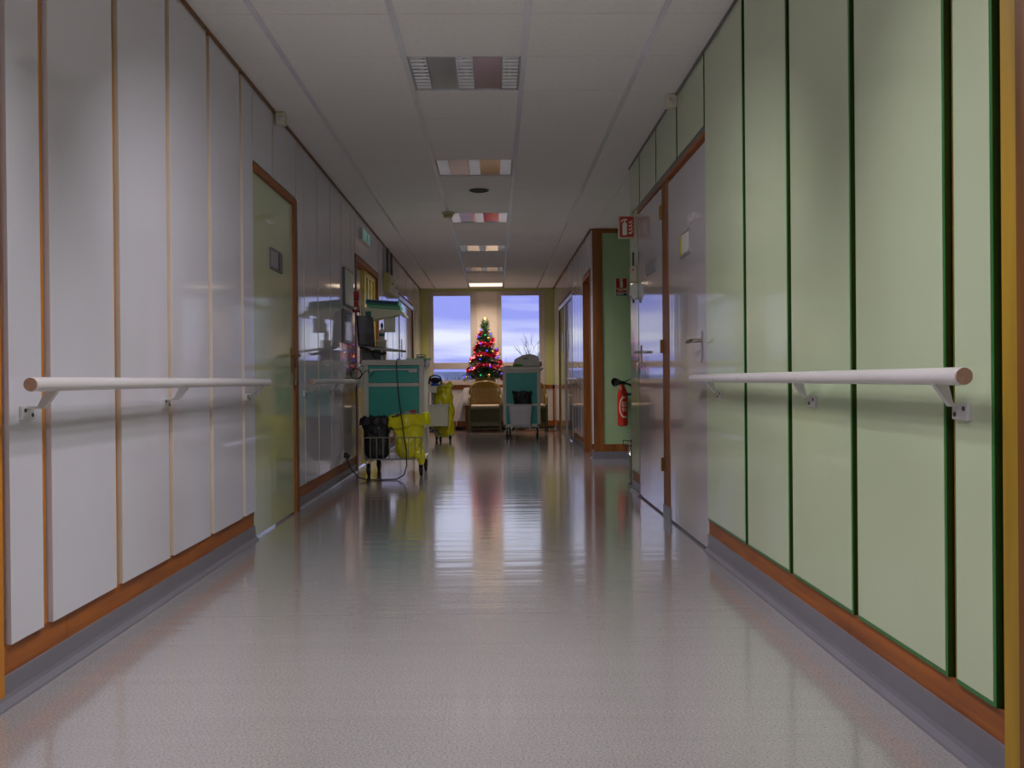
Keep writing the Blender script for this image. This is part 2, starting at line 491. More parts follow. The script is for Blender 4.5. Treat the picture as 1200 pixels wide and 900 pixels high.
# ------------------------------------------------------------------ ceiling lights
ORD = {0: 'nearest', 1: 'second', 2: 'third', 3: 'fourth', 4: 'fifth', 5: 'sixth', 6: 'farthest'}
def ceiling_light(i, y, state):
    labels = ['lit louvred ceiling light just above the camera',
              'large louvred ceiling light nearest in view, reflecting blue window light, unlit',
              'second unlit louvred ceiling light in view, just before the black ceiling disc',
              'lit louvred ceiling light beside the beige smoke detector, glowing pinkish white',
              'unlit narrow looking louvred ceiling light, fourth in view along the corridor',
              'unlit louvred ceiling light just before the lit light at the windows',
              'brightly lit warm white ceiling light next to the end windows',
              'unseen louvred ceiling light behind the camera, lit to brighten the faces turned to it']
    t = thing('ceiling_light', labels[i], 'ceiling light', (-0.141, y, H), 0)
    if i != 7: t['group'] = 'recessed ceiling lights along the corridor'
    w = 0.284
    hb = MB()
    hb.box(-w, w, -0.298, 0.298, 0.085, 0.09)
    hb.box(-w, -w + 0.004, -0.298, 0.298, 0.0, 0.085); hb.box(w - 0.004, w, -0.298, 0.298, 0.0, 0.085)
    hb.box(-w, w, -0.298, -0.294, 0.0, 0.085); hb.box(-w, w, 0.294, 0.298, 0.0, 0.085)
    obj('housing', hb, M['lamp_housing'], t)
    if state == 2:
        obj('diffuser', MB().box(-w + 0.004, w - 0.004, -0.292, 0.292, 0.001, 0.008), M['opal_on'], t, label='glowing opal diffuser')
        L = bpy.data.lights.new('lamp', 'AREA'); L.shape = 'RECTANGLE'; L.size = 0.54; L.size_y = 0.56
        L.energy = LAMP_W * 2.8; L.color = (1.0, 0.82, 0.62); L.spread = LAMP_SPREAD
        lo = bpy.data.objects.new('lamp', L); COL.objects.link(lo); lo.parent = t; lo.location = (0, 0, -0.003)
        return
    sc = (-0.235, 0.0, 0.235)
    for a, b in ((-0.190, -0.045), (0.045, 0.190)):
        n = 6
        prof = []
        for k in range(n + 1):
            x = a + (b - a) * k / n
            prof.append((x, 0.004 + 0.0015 * math.sin(math.pi * k / n)))
        prof += [(b, 0.014), (a, 0.014)]
        obj('reflector_panel', MB().prism(prof, 'y', -0.294, 0.294), M['reflector'], t, smooth=True)
    for s in sc:
        tr = MB()
        tr.box(s - 0.044, s - 0.041, -0.292, 0.292, 0.002, 0.07)
        tr.box(s + 0.041, s + 0.044, -0.292, 0.292, 0.002, 0.07)
        tr.box(s - 0.044, s + 0.044, -0.292, 0.292, 0.07, 0.073)
        trough = obj('louvre_trough', tr, M['aluminium'], t)
        obj('fluorescent_tube', MB().cyl((s, -0.28, 0.055), (s, 0.28, 0.055), 0.013), M['tube_on' if state else 'tube_off'], trough, smooth=True)
        bl = MB()
        for k in range(10):
            yy = -0.264 + 0.0587 * k
            bl.prism([(yy - 0.001, 0.004), (yy + 0.001, 0.004), (yy + 0.004, 0.0145), (yy - 0.004, 0.0145)], 'x', s - 0.041, s + 0.041)
        obj('louvre', bl, M['blade'], trough, kind='stuff')
        if state == 1:
            for tilt in (-1, 1):
                L = bpy.data.lights.new('lamp', 'AREA'); L.shape = 'RECTANGLE'; L.size = 0.06; L.size_y = 0.26
                L.energy = LAMP_W * (0.65 if i == 3 else 1.0); L.color = LAMP_COL; L.spread = LAMP_SPREAD
                lo = bpy.data.objects.new('lamp', L); COL.objects.link(lo); lo.parent = t
                lo.location = (s, 0.14 * tilt, -0.065); lo.rotation_euler = (math.radians(TILT[i == 3][tilt > 0]), 0, 0)
for i, (y, s) in enumerate(LIGHTS):
    ceiling_light(i, y, s)

# ------------------------------------------------------------------ left wall
wl = MB()
for y0, y1 in ((YB, 5.60), (6.735, 9.655), (11.60, 14.05), (16.55, YE)):
    wl.box(-1.45, -1.33, y0, y1, 0, 2.66)
for y0, y1 in ((5.60, 6.735), (9.655, 11.60), (14.05, 16.55)):
    wl.box(-1.45, -1.33, y0, y1, 2.06, 2.66)
wall_l = struct('wall_left', wl, M['backing'])
ZP = 0.158
def panel(y0, y1, z0, z1, side, m=None, name='wall_panel', par=None):
    if side == 'l':
        mb = MB(); mb.mi = 0
        mb.box(XL - 0.002, XL, y0, y1, z0, z1); mb.mi = 1
        mb.box(XL - 0.0195, XL - 0.002, y0, y1, z0, z1)
        return obj(name, mb, [m or M['white_panel'], M['grey_edge' if y0 < 3.3 else 'cream_edge']], par or wall_l)
    mb = MB(); mb.mi = 1
    mb.box(XR + 0.0005, XR + 0.002, y0, y1, z0, z1)
    mb.mi = 2
    mb.box(XR + 0.002, XR + 0.0195, y0, y1, z0, z1)
    g = 0.011
    mb.mi = 0
    mb.box(XR - 0.0005, XR + 0.0005, y0 + g, y1 - 0.006, z0 + g, z1)
    return obj(name, mb, [m or M['green_panel'], M['green_edge'], M['green_side_shaded']], par or wall_r)
zt = H - 0.004
for y0, y1 in ((1.62, 2.12), (2.16, 2.56), (2.777, 2.976), (3.038, 3.546), (3.606, 4.124), (4.178, 4.712), (4.768, 5.313), (5.367, 5.597),
               (6.835, 7.055), (7.08, 7.60), (7.635, 8.19), (8.22, 8.785), (8.815, 9.36), (9.385, 9.64),
               (11.62, 11.96), (12.0, 12.56), (12.60, 13.16), (13.20, 13.74), (13.78, 14.04), (16.57, 17.3), (17.33, YE - 0.01)):
    panel(y0, y1, ZP, zt, 'l')
for y0, y1 in ((5.615, 6.10), (6.13, 6.805), (9.67, 11.59), (14.07, 15.2), (15.23, 16.53)):
    panel(y0, y1, 2.075, zt, 'l')
obj('rear_panel', MB().box(XL - 0.0195, XL, YB + .05, 1.58, ZP, zt), M['white_panel'], wall_l)
# golden joint strips seen in the gaps, one per joint
for y in (3.007, 3.576, 4.151, 4.74, 5.34):
    obj('joint_strip', MB().box(-1.3298, -1.326, y - 0.022, y + 0.024, ZP, zt), M['wood_pale'], wall_l)
# plinth boards
ycut = [YB, 2.60, 3.16, 4.4, 5.60]
for y0, y1 in list(zip(ycut[:-1], ycut[1:])) + [(6.83, 8.2), (8.2, 9.655), (11.6, 14.05), (16.55, YE)]:
    obj('plinth_board', MB().box(-1.329, -1.322, y0 + 0.001, y1 - 0.001, 0.07, ZP), M['wood_h'], wall_l)
obj('end_post', MB().box(-1.33, -1.313, 2.60, 2.742, 0.0, zt), M['wood_pale'], wall_l, label='orange wooden post at the near end of the panelling')
def baseboard(name, side, segs):
    mb = MB()
    for y0, y1 in segs:
        if side == 'l':
            p = [(-1.33, 0.0), (-1.292, 0.0), (-1.294, 0.006), (-1.310, 0.018), (-1.314, 0.03), (-1.314, 0.078), (-1.33, 0.078)]
        else:
            p = [(1.068, 0.0), (1.030, 0.0), (1.032, 0.006), (1.046, 0.018), (1.05, 0.03), (1.05, 0.088), (1.068, 0.088)]
        mb.prism(p, 'y', y0, y1)
    return struct(name, mb, M['baseboard'], label='grey vinyl coved skirting along the floor')
baseboard('baseboard_left', 'l', [(YB, 5.60), (6.83, 9.655), (11.6, 14.05), (16.55, YE - 0.02)])
mb = MB().box(-1.33, -1.298, YB, YE, H - 0.014, H - 0.001)
struct('trim_1', mb, M['wood_dark'], label='brown wooden cornice strip along the top of the left wall')

# doors on the left
d1 = struct('door_1', MB().box(-1.365, -1.321, 5.603, 6.725, 0.012, 2.018), M['green_door'], label='olive green flush door in the white left wall', bev=0.002)
obj('door_frame', MB().box(-1.37, -1.306, 5.60, 6.83, 2.021, 2.062), M['wood_h'], d1, label='brown wooden door head')
obj('door_frame', MB().box(-1.37, -1.306, 6.73, 6.83, 0.0, 2.021), M['wood'], d1, label='brown wooden jamb')
pq = obj('door_plaque', MB().box(-1.321, -1.313, 6.04, 6.385, 1.53, 1.655), M['grey_dark_label'], d1, bev=0.002, label='grey name plate holder')
obj('plaque_insert', MB().box(-1.314, -1.3105, 6.06, 6.24, 1.545, 1.64), M['grey_label'], pq)
obj('plaque_slot', MB().box(-1.314, -1.311, 6.262, 6.28, 1.54, 1.645), M['black'], pq)
def lever(par, x, y, z, sgn, ydir, m, keys=False):
    """sgn: into the corridor direction on x; ydir: where the lever points"""
    h = MB()
    h.box(min(x, x + sgn * 0.006), max(x, x + sgn * 0.006), y - 0.018, y + 0.018, z - 0.11, z + 0.05)
    o = obj('door_handle', h, m, par, bev=0.002)
    l = MB()
    l.tube([(x, y, z), (x + sgn * 0.045, y, z), (x + sgn * 0.055, y + ydir * 0.015, z), (x + sgn * 0.055, y + ydir * 0.125, z - 0.004)], 0.010, 10)
    obj('lever', l, m, o, smooth=True)
    if keys:
        k = MB()
        k.tube([(x + sgn * 0.02, y, z - 0.075), (x + sgn * 0.03, y, z - 0.09), (x + sgn * 0.03, y, z - 0.14)], 0.005, 6)
        k.box(x + sgn * 0.03 - 0.003, x + sgn * 0.03 + 0.003, y - 0.014, y + 0.014, z - 0.19, z - 0.135)
        obj('key', k, M['steel'], o)
lever(d1, -1.321, 6.66, 1.03, 1, -1, M['brass'], True)

d2 = struct('door_2', MB().box(-1.40, -1.355, 9.76, 10.50, 0.012, 2.005), M['mauve_door'], label='brown and yellow double door behind the trolleys')
yl = MB()
for a, b in ((10.52, 10.66), (10.80, 10.93), (11.05, 11.18), (11.33, 11.50)):
    yl.box(-1.372, -1.33, a, b, 0.24, 1.94)
yl.box(-1.372, -1.33, 10.52, 11.50, 0.012, 0.24); yl.box(-1.372, -1.33, 10.52, 11.50, 1.94, 2.005)
leaf = obj('yellow_leaf', yl, M['yellow_door'], d2, label='yellow door leaf with three tall slots')
obj('leaf_panes', MB().box(-1.36, -1.352, 10.60, 11.45, 0.2, 1.96), M['grey_label'], leaf)
obj('door_frame', MB().box(-1.40, -1.304, 9.655, 9.75, 0, 2.06), M['wood'], d2)
obj('door_frame', MB().box(-1.40, -1.304, 11.51, 11.60, 0, 2.06), M['wood'], d2)
obj('door_frame', MB().box(-1.40, -1.304, 9.75, 11.51, 2.01, 2.06), M['wood_h'], d2)

d3 = struct('door_3', MB().box(-1.38, -1.325, 14.12, 15.25, 0.012, 1.98), M['white_panel'], label='white double door at the far end of the left wall')
obj('door_leaf', MB().box(-1.38, -1.325, 15.27, 16.44, 0.012, 1.98), M['white_panel'], d3)
obj('door_frame', MB().box(-1.40, -1.302, 16.45, 16.55, 0, 2.04), M['wood'], d3, label='wooden far jamb')
obj('door_frame', MB().box(-1.40, -1.302, 14.05, 14.11, 0, 2.04), M['white_metal'], d3)
obj('door_frame', MB().box(-1.40, -1.302, 14.11, 16.45, 1.985, 2.04), M['white_metal'], d3)
for y in (14.6, 15.8):
    obj('vision_slot', MB().box(-1.326, -1.3235, y - 0.08, y + 0.08, 1.2, 1.45), M['grey_dark_label'], d3)

# ------------------------------------------------------------------ right wall
wr = MB()
wr.box(1.07, 1.20, YB, 5.06, 0, 2.66)
wr.box(1.07, 1.20, 5.06, 7.44, 2.085, 2.66)
wr.box(1.07, 1.20, 7.44, 7.87, 0, 2.66)
wr.box(1.07, 1.20, 11.02, 11.14, 0, 2.66); wr.box(1.07, 1.20, 11.14, 12.10, 2.06, 2.66)
wr.box(1.07, 1.20, 12.10, 13.80, 0, 2.66); wr.box(1.07, 1.20, 13.80, 16.75, 2.06, 2.66); wr.box(1.07, 1.20, 16.75, YE, 0, 2.66)
wall_r = struct('wall_right', wr, M['backing'])
for y0, y1 in ((1.60, 1.95), (2.136, 2.322), (2.366, 2.956), (2.993, 3.603), (3.643, 4.248), (4.288, 5.055)):
    panel(y0, y1, ZP, zt, 'r')
obj('rear_panel', MB().box(XR, XR + 0.0195, YB + .05, 1.56, ZP, zt), M['green_panel'], wall_r)
for y0, y1 in ((5.075, 5.815), (5.845, 6.575), (6.605, 7.325)):
    panel(y0, y1, 2.108, zt, 'r')
panel(7.35, 7.868, 2.108, zt, 'r', name='wall_panel')
panel(7.440, 7.868, ZP, 2.105, 'r')
# light panels beyond the alcove
for y0, y1 in ((11.03, 11.13), (12.12, 12.42), (12.45, 12.87), (12.90, 13.34), (13.37, 13.78), (16.77, 17.4), (17.43, YE - 0.01)):
    obj('wall_panel', MB().box(XR, XR + 0.0195, y0, y1, ZP, zt), M['white_panel'], wall_r, label='white panel beyond the alcove')
for y0, y1 in ((11.16, 11.62), (11.65, 12.09), (13.81, 14.3), (14.33, 14.85), (14.88, 15.5), (15.53, 16.15), (16.18, 16.74)):
    obj('wall_panel', MB().box(XR, XR + 0.0195, y0, y1, 2.075, zt), M['white_panel'], wall_r, label='white panel over a far door')
for y in (2.342, 2.976, 3.623, 4.268):
    obj('joint_strip', MB().box(1.0665, 1.0698, y - 0.02, y + 0.02, ZP, zt), M['wood_pale'], wall_r)
ycut = [YB, 2.095, 3.05, 4.2, 5.06]
for y0, y1 in list(zip(ycut[:-1], ycut[1:])) + [(7.44, 7.868), (12.10, 13.80), (16.75, YE)]:
    obj('plinth_board', MB().box(1.058, 1.0695, y0 + 0.001, y1 - 0.001, 0.08, ZP), M['wood_h'], wall_r)
baseboard('baseboard_right', 'r', [(YB, 5.06), (7.44, 7.868), (11.02, 11.14), (12.10, 13.80), (16.75, YE - 0.02)])
obj('end_post', MB().box(1.046, 1.07, 2.02, 2.095, 0.0, zt), M['wood_gold'], wall_r, bev=0.004, label='golden wooden post at the near end of the green panelling')
obj('end_post', MB().box(1.034, 1.07, 1.86, 2.012, 0.0, zt), M['wood_dark'], wall_r, bev=0.004, label='dark brown wooden post nearest the camera on the right')
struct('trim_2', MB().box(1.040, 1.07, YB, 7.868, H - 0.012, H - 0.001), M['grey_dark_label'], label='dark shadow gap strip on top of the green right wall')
struct('trim_3', MB().box(1.035, 1.07, 11.02, YE, H - 0.016, H - 0.001), M['wood_dark'], label='brown wooden cornice strip over the far right wall')

# doors on the right
d4 = struct('door_4', MB().box(1.0515, 1.108, 5.062, 6.145, 0.012, 2.035), M['grey_door'], label='pale grey flush door next to the green panels', bev=0.002)
lever(d4, 1.0515, 5.16, 1.05, -1, 1, M['steel'])
pq = obj('door_plaque', MB().box(1.0435, 1.0515, 5.45, 5.73, 1.53, 1.665), M['grey_label'], d4, bev=0.002, label='framed notice with a yellow edge')
obj('plaque_insert', MB().box(1.041, 1.045, 5.475, 5.66, 1.545, 1.65), M['paper'], pq)
obj('yellow_edge', MB().box(1.0407, 1.045, 5.665, 5.715, 1.54, 1.655), M['yellow_strip'], pq)
d5 = struct('door_5', MB().box(1.0515, 1.108, 6.36, 7.438, 0.012, 2.055), M['grey_door'], label='pale grey flush door beside the projecting fire sign', bev=0.002)
lever(d5, 1.0515, 7.33, 1.05, -1, -1, M['steel'], True)
obj('door_plaque', MB().box(1.0425, 1.0515, 6.63, 7.03, 1.565, 1.645), M['grey_label'], d5, bev=0.002, label='small grey name plate')
post = obj('door_frame', MB().box(1.046, 1.11, 6.15, 6.355, 0.08, 2.06), M['wood'], d5, bev=0.003, label='brown wooden post between the two grey doors')
obj('post_foot', MB().box(1.042, 1.11, 6.145, 6.36, 0.0, 0.08), M['baseboard'], post)
for z in (1.895, 1.06, 0.325):
    hg = MB().cyl((1.040, 6.362, z - 0.042), (1.040, 6.362, z + 0.042), 0.009, seg=10)
    hg.box(1.043, 1.0515, 6.35, 6.41, z - 0.04, z + 0.04)
    obj('hinge', hg, M['brass'], d5)
obj('door_frame', MB().box(1.044, 1.11, 5.06, 7.44, 2.06, 2.083), M['wood_h'], d5, label='brown wooden head over both grey doors')
struct('trim_4', MB().box(1.046, 1.075, 5.06, 7.44, 2.084, 2.106), M['grey_dark_label'], label='grey strip under the green panels over the doors')

d6 = struct('door_6', MB().box(1.16, 1.20, 11.22, 12.02, 0.012, 2.0), M['wood_dark'], label='dark brown door recessed just past the alcove corner')
obj('door_frame', MB().box(1.044, 1.2, 11.14, 11.21, 0, 2.0), M['wood'], d6)
obj('door_frame', MB().box(1.044, 1.2, 12.03, 12.10, 0, 2.0), M['wood'], d6)
obj('door_frame', MB().box(1.044, 1.2, 11.14, 12.10, 2.0, 2.055), M['wood_h'], d6)
d7 = struct('door_7', MB().box(1.064, 1.11, 13.9, 15.2, 0.012, 1.97), M['grey_door'], label='far right double door with dark slots by the windows')
obj('door_leaf', MB().box(1.064, 1.11, 15.3, 16.62, 0.012, 1.97), M['green_door'], d7, label='olive green far leaf')
for y0, y1 in ((13.80, 13.88), (15.21, 15.29)):
    obj('door_frame', MB().box(1.046, 1.11, y0, y1, 0, 2.03), M['white_metal'], d7)
obj('door_frame', MB().box(1.046, 1.11, 16.63, 16.75, 0, 2.03), M['wood'], d7, label='wooden far jamb')
obj('door_frame', MB().box(1.046, 1.11, 13.88, 16.63, 1.975, 2.03), M['white_metal'], d7)
for y in (14.75, 15.9):
    obj('vision_slot', MB().box(1.061, 1.0645, y - 0.12, y + 0.12, 1.3, 1.56), M['grey_dark_label'], d7)

# alcove between the two halves of the right wall
wa = MB()
wa.box(1.07, 2.7, 11.01, 11.15, 0, 2.66)
struct_al = struct('wall_alcove', MB().box(1.205, 2.7, 11.01, 11.13, 0, 2.66), M['green_wall'], label='green painted alcove wall carrying the extinguisher')
obj('wood_border', MB().box(1.060, 1.165, 10.988, 11.012, 0.078, H - 0.002), M['wood'], struct_al, bev=0.003, label='broad upright corner board')
obj('wood_border', MB().box(1.165, 2.6, 10.992, 11.012, H - 0.05, H - 0.002), M['wood'], struct_al, bev=0.002)
obj('wood_border', MB().box(1.165, 2.6, 10.992, 11.012, 0.078, 0.158), M['wood'], struct_al, bev=0.002)
obj('green_field', MB().box(1.165, 2.6, 11.0, 11.012, 0.158, H - 0.05), M['green_wall'], struct_al)
obj('skirting', MB().box(1.048, 2.6, 10.982, 11.012, 0.0, 0.078), M['baseboard'], struct_al)
struct('wall_alcove_side', MB().box(2.6, 2.72, 7.75, 11.13, 0, 2.66), M['green_wall'])
struct('wall_alcove_near', MB().box(1.205, 2.6, 7.72, 7.868, 0, 2.66), M['green_wall'])
struct('wall_back', MB().box(-1.45, 1.2, YB - 0.12, YB, 0, 2.66), M['cream_wall'])

# ------------------------------------------------------------------ end wall and windows
we = MB()
we.box(-1.45, 1.2, YE, YE + 0.22, -0.05, 0.80)
we.box(-1.45, 1.2, YE, YE + 0.22, 2.43, 2.66)
we.box(-1.45, -1.155, YE, YE + 0.22, 0.80, 2.43); we.box(0.895, 1.2, YE, YE + 0.22, 0.80, 2.43)
we.box(-0.32, 0.05, YE + 0.02, YE + 0.22, 0.80, 2.43)
wall_e = struct('wall_end', we, M['lime_wall'])
obj('pier_panel', MB().box(-0.318, 0.048, YE - 0.01, YE + 0.02, 0.80, 2.425), M['pier'], wall_e, label='beige panel between the two windows')
obj('dado_panel', MB().box(-1.30, 1.02, YE - 0.012, YE, 0.135, 0.695), M['cream_wall'], wall_e, label='white panel under the windows')
obj('dado_rail', MB().box(-1.308, 1.048, YE - 0.022, YE, 0.695, 0.765), M['wood_h'], wall_e)
obj('dado_rail', MB().box(-1.308, 1.048, YE - 0.02, YE, 0.035, 0.135), M['wood_h'], wall_e)
obj('dado_stile', MB().box(1.02, 1.048, YE - 0.022, YE, 0.0, 0.765), M['wood'], wall_e)
struct('baseboard_end', MB().box(-1.31, 1.05, YE - 0.03, YE, 0.0, 0.035), M['black_rubber'])
def window(name, x0, x1, label):
    f = MB()
    f.box(x0, x0 + 0.075, YE - 0.005, YE + 0.07, 0.80, 2.43); f.box(x1 - 0.105, x1, YE - 0.005, YE + 0.07, 0.80, 2.43)
    f.box(x0 + 0.075, x1 - 0.105, YE - 0.005, YE + 0.07, 2.355, 2.43)
    f.box(x0 + 0.075, x1 - 0.105, YE - 0.005, YE + 0.07, 1.058, 1.172)
    f.box(x0 + 0.075, x1 - 0.105, YE - 0.005, YE + 0.07, 0.80, 0.862)
    o = struct(name, f, M['frame_white'], label=label, bev=0.006)
    obj('upper_pane', MB().box(x0 + 0.07, x1 - 0.10, YE + 0.03, YE + 0.036, 1.165, 2.36), M['glass'], o)
    obj('lower_pane', MB().box(x0 + 0.07, x1 - 0.10, YE + 0.03, YE + 0.036, 0.855, 1.065), M['glass'], o)
    obj('glazing_bead', MB().box(x0 + 0.073, x1 - 0.103, YE + 0.0, YE + 0.02, 1.10, 1.125), M['frame_white'], o)
    obj('window_sill', MB().box(x0, x1, YE - 0.06, YE + 0.02, 0.775, 0.80), M['frame_white'], o, bev=0.004)
window('window_1', -1.155, -0.32, 'left end window with beige frame and blue cloudy sky')
window('window_2', 0.05, 0.895, 'right end window with beige frame above the far trolley')

# ------------------------------------------------------------------ outside
struct('ground', MB().box(-400, 400, YE + 1.5, 1500, -7.4, -7.0), M['ground'])
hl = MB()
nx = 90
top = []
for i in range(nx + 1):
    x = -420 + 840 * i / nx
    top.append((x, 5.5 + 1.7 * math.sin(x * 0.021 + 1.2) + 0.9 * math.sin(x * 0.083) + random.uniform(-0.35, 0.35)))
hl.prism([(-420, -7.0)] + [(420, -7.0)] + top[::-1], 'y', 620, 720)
tag(obj('wooded_hill', hl, M['hill']), 'long wooded ridge painted haze blue on the horizon seen through the windows', 'hill')
def bare_tree(name, base, h, label, seed, spread=0.5):
    rnd = random.Random(seed)
    t = thing(name, label, 'tree', base, 0, 'bare trees outside the windows')
    tr = MB(); tw = MB()
    def grow(p, d, L, r, lev):
        q = p + d * L
        (tr if lev < 2 else tw).cyl(p, q, r, r * 0.7, seg=5 if lev < 2 else 3, caps=False)
        if lev >= 6: return
        for k in range(3 if lev in (1, 2, 3) else 2):
            ax = Vector((rnd.uniform(-1, 1), rnd.uniform(-1, 1), rnd.uniform(-0.25, 0.7)))
            nd = (d + ax * spread * rnd.uniform(0.7, 1.25)).normalized()
            nd.z += 0.05
            grow(q - d * L * rnd.uniform(0, 0.25), nd.normalized(), L * rnd.uniform(0.62, 0.82), max(0.012, r * 0.62), lev + 1)
    grow(Vector((0, 0, 0)), Vector((0, 0, 1)), h * 0.33, h * 0.016, 0)
    obj('trunk', tr, M['bare'], t)
    obj('twigs', tw, M['bare'], t, kind='stuff')
bare_tree('bare_tree', (2.9, 68, -7.0), 10.4, 'bare tree rising into the upper right window', 5, 0.62)
bare_tree('bare_tree', (-2.3, 74, -7.0), 8.9, 'bare bushy tree in the lower left window', 11, 0.66)
bare_tree('bare_tree', (-5.4, 90, -7.0), 8.3, 'small bare tree at the left edge of the lower left window', 23, 0.62)

# ------------------------------------------------------------------ handrails
def handrail(x, sgn, y0, y1, brackets, label):
    """sgn: direction from the rail to its wall"""
    xw = XL if sgn < 0 else XR
    t = thing('handrail', label, 'handrail', (x, y0, 0.8595))
    t['group'] = 'wall handrails'
    obj('rail', MB().cyl((0, 0.003, 0), (0, y1 - y0, 0), 0.0195, seg=28), M['rail'], t, smooth=True, bev=0.003)
    obj('end_cap', MB().cyl((0, -0.0005, 0), (0, 0.004, 0), 0.0178, seg=28), M['rail_end'], t, label='bare brown wooden end')
    for yb in brackets:
        w = abs(xw - x)
        a = MB()
        # flat diagonal arm from the wall plate up to the underside of the rail
        pts = [(sgn * (w - 0.005), -0.064), (sgn * (w - 0.030), -0.064), (sgn * 0.020, -0.016), (sgn * -0.010, -0.016), (sgn * 0.022, -0.060), (sgn * 0.040, -0.072), (sgn * (w - 0.005), -0.072)]
        pts = [(sgn * w, -0.060), (sgn * (w * 0.55), -0.060), (sgn * 0.022, -0.015), (sgn * -0.012, -0.015), (sgn * 0.026, -0.068), (sgn * w, -0.068)]
        a.prism(pts, 'y', yb - y0 - 0.010, yb - y0 + 0.010)
        br = obj('bracket', a, M['white_metal'], t, bev=0.0015)
        pl = MB().box(min(sgn * w, sgn * (w - 0.010)), max(sgn * w, sgn * (w - 0.010)), yb - y0 - 0.038, yb - y0 + 0.038, -0.098, -0.060)
        obj('wall_plate', pl, M['white_metal'], br, bev=0.002)
        for dy, dz in ((-0.022, -0.072), (0.022, -0.086)):
            obj('screw', MB().cyl((sgn * (w - 0.0125), yb - y0 + dy, dz), (sgn * (w - 0.009), yb - y0 + dy, dz), 0.0055, seg=8), M['screw'], br)
handrail(-1.227, -1, 2.72, 5.55, (2.872, 4.08, 5.42), 'white handrail on the near left white wall')
handrail(-1.232, -1, 6.90, 9.30, (7.05, 8.10, 9.1), 'white handrail between the olive door and the teal trolley')
handrail(0.990, 1, 2.14, 5.11, (2.275, 3.35, 4.74), 'white handrail on the green panelled right wall')
handrail(0.990, 1, 12.25, 13.75, (12.4, 13.6), 'white handrail on the far right wall past the alcove')

# ------------------------------------------------------------------ small things on walls and ceiling
def wall_sensor(x, y, sgn, label):
    t = thing('motion_sensor', label, 'sensor', (x, y, 2.445), 0, 'sensors under the ceiling')
    obj('sensor_body', MB().box(-0.028, 0.028, -0.035, 0.035, -0.038, 0.034), M['sign_white'], t, bev=0.006)
    obj('sensor_lens', MB().ball((0.0, -0.033, -0.004), 0.016, sq=(1, .4, 1)), M['white_metal'], t, smooth=True)
    obj('indicator', MB().cyl((-sgn * 0.010, -0.037, 0.006), (-sgn * 0.010, -0.034, 0.006), 0.004, seg=8), M['deep_red'], t)
wall_sensor(1.022, 5.84, 1, 'small white motion sensor on top of the green panels')
wall_sensor(-1.275, 6.19, -1, 'small white motion sensor high on the left wall over the olive door')
t = thing('ceiling_speaker', 'round black disc on the ceiling after the second light', 'speaker', (-0.122, 8.73, H))
obj('speaker_rim', MB().lathe([(0.085, -0.001), (0.085, -0.008), (0.07, -0.012), (0.068, -0.002)]), M['black'], t, smooth=True)
obj('speaker_grille', MB().lathe([(0.068, -0.002), (0.066, -0.007), (0.02, -0.010)]), M['black_rubber'], t, smooth=True)
t = thing('smoke_detector', 'beige smoke detector beside the lit louvred ceiling light', 'smoke detector', (-0.437, 9.86, H - 0.004))
obj('detector_base', MB().lathe([(0.06, 0), (0.06, -0.016), (0.052, -0.022)]), M['beige'], t, smooth=True)
obj('detector_head', MB().lathe([(0.046, -0.022), (0.044, -0.044), (0.034, -0.052), (0.01, -0.053)]), M['ochre'], t, smooth=True)

t = thing('exit_light', 'pale emergency exit light unit high on the left wall', 'exit sign', (-1.31, 10.28, 2.30))
obj('exit_housing', MB().box(0.0, 0.035, -0.29, 0.29, -0.055, 0.06), M['white_metal'], t, bev=0.006)
obj('exit_panel', MB().box(0.034, 0.037, -0.26, 0.26, -0.045, 0.05), M['exit_green'], t)
fg = MB()
fg.ball((0.038, 0.05, 0.032), 0.010, 8, 6, (0.3, 1, 1))
fg.box(0.0365, 0.0385, 0.03, 0.075, -0.015, 0.02)
fg.prism([(0.03, -0.015), (0.055, -0.015), (0.02, -0.04), (-0.01, -0.04)], 'x', 0.0365, 0.0385)
fg.prism([(0.055, -0.015), (0.075, -0.015), (0.12, -0.038), (0.09, -0.038)], 'x', 0.0365, 0.0385)
obj('running_figure', fg, M['dark_teal'], t)

for k, (z0, z1, lab) in enumerate(((1.61, 1.695, 'upper red call point box on the left wall above its twin'), (1.50, 1.60, 'lower red call point box on the left wall with a white tag'))):
    t = thing('call_point', lab, 'alarm box', (-1.31, 9.52 if k else 9.545, (z0 + z1) / 2), 0, 'red call points')
    hh = (z1 - z0) / 2
    obj('call_box', MB().box(0, 0.055, -0.05, 0.05, -hh, hh), M['deep_red'], t, bev=0.006)
    obj('call_pane', MB().box(0.054, 0.058, -0.032, 0.032, -hh * 0.55, hh * 0.55), M['sign_white' if k else 'deep_red'], t)
    obj('call_tag', MB().box(0.012, 0.042, -0.0515, -0.049, -hh * 0.6, -hh * 0.1), M['sign_white' if k else 'deep_red'], t)

t = thing('notice_board', 'white notice board with dark frame on the left wall', 'notice board', (-1.31, 9.12, 1.685))
obj('board_frame', MB().box(0, 0.022, -0.27, 0.27, -0.165, 0.165), M['grey_dark_label'], t, bev=0.003)
obj('board_sheet', MB().box(0.020, 0.0245, -0.245, 0.255, -0.148, 0.148), M['paper'], t)
t = thing('dark_frame', 'dark glossy framed panel just under the white notice board', 'picture frame', (-1.31, 9.06, 1.34))
obj('frame_border', MB().box(0, 0.02, -0.28, 0.28, -0.145, 0.145), M['grey_dark_label'], t, bev=0.003)
obj('frame_glass', MB().box(0.018, 0.0215, -0.25, 0.25, -0.12, 0.12), M['dark_screen'], t)

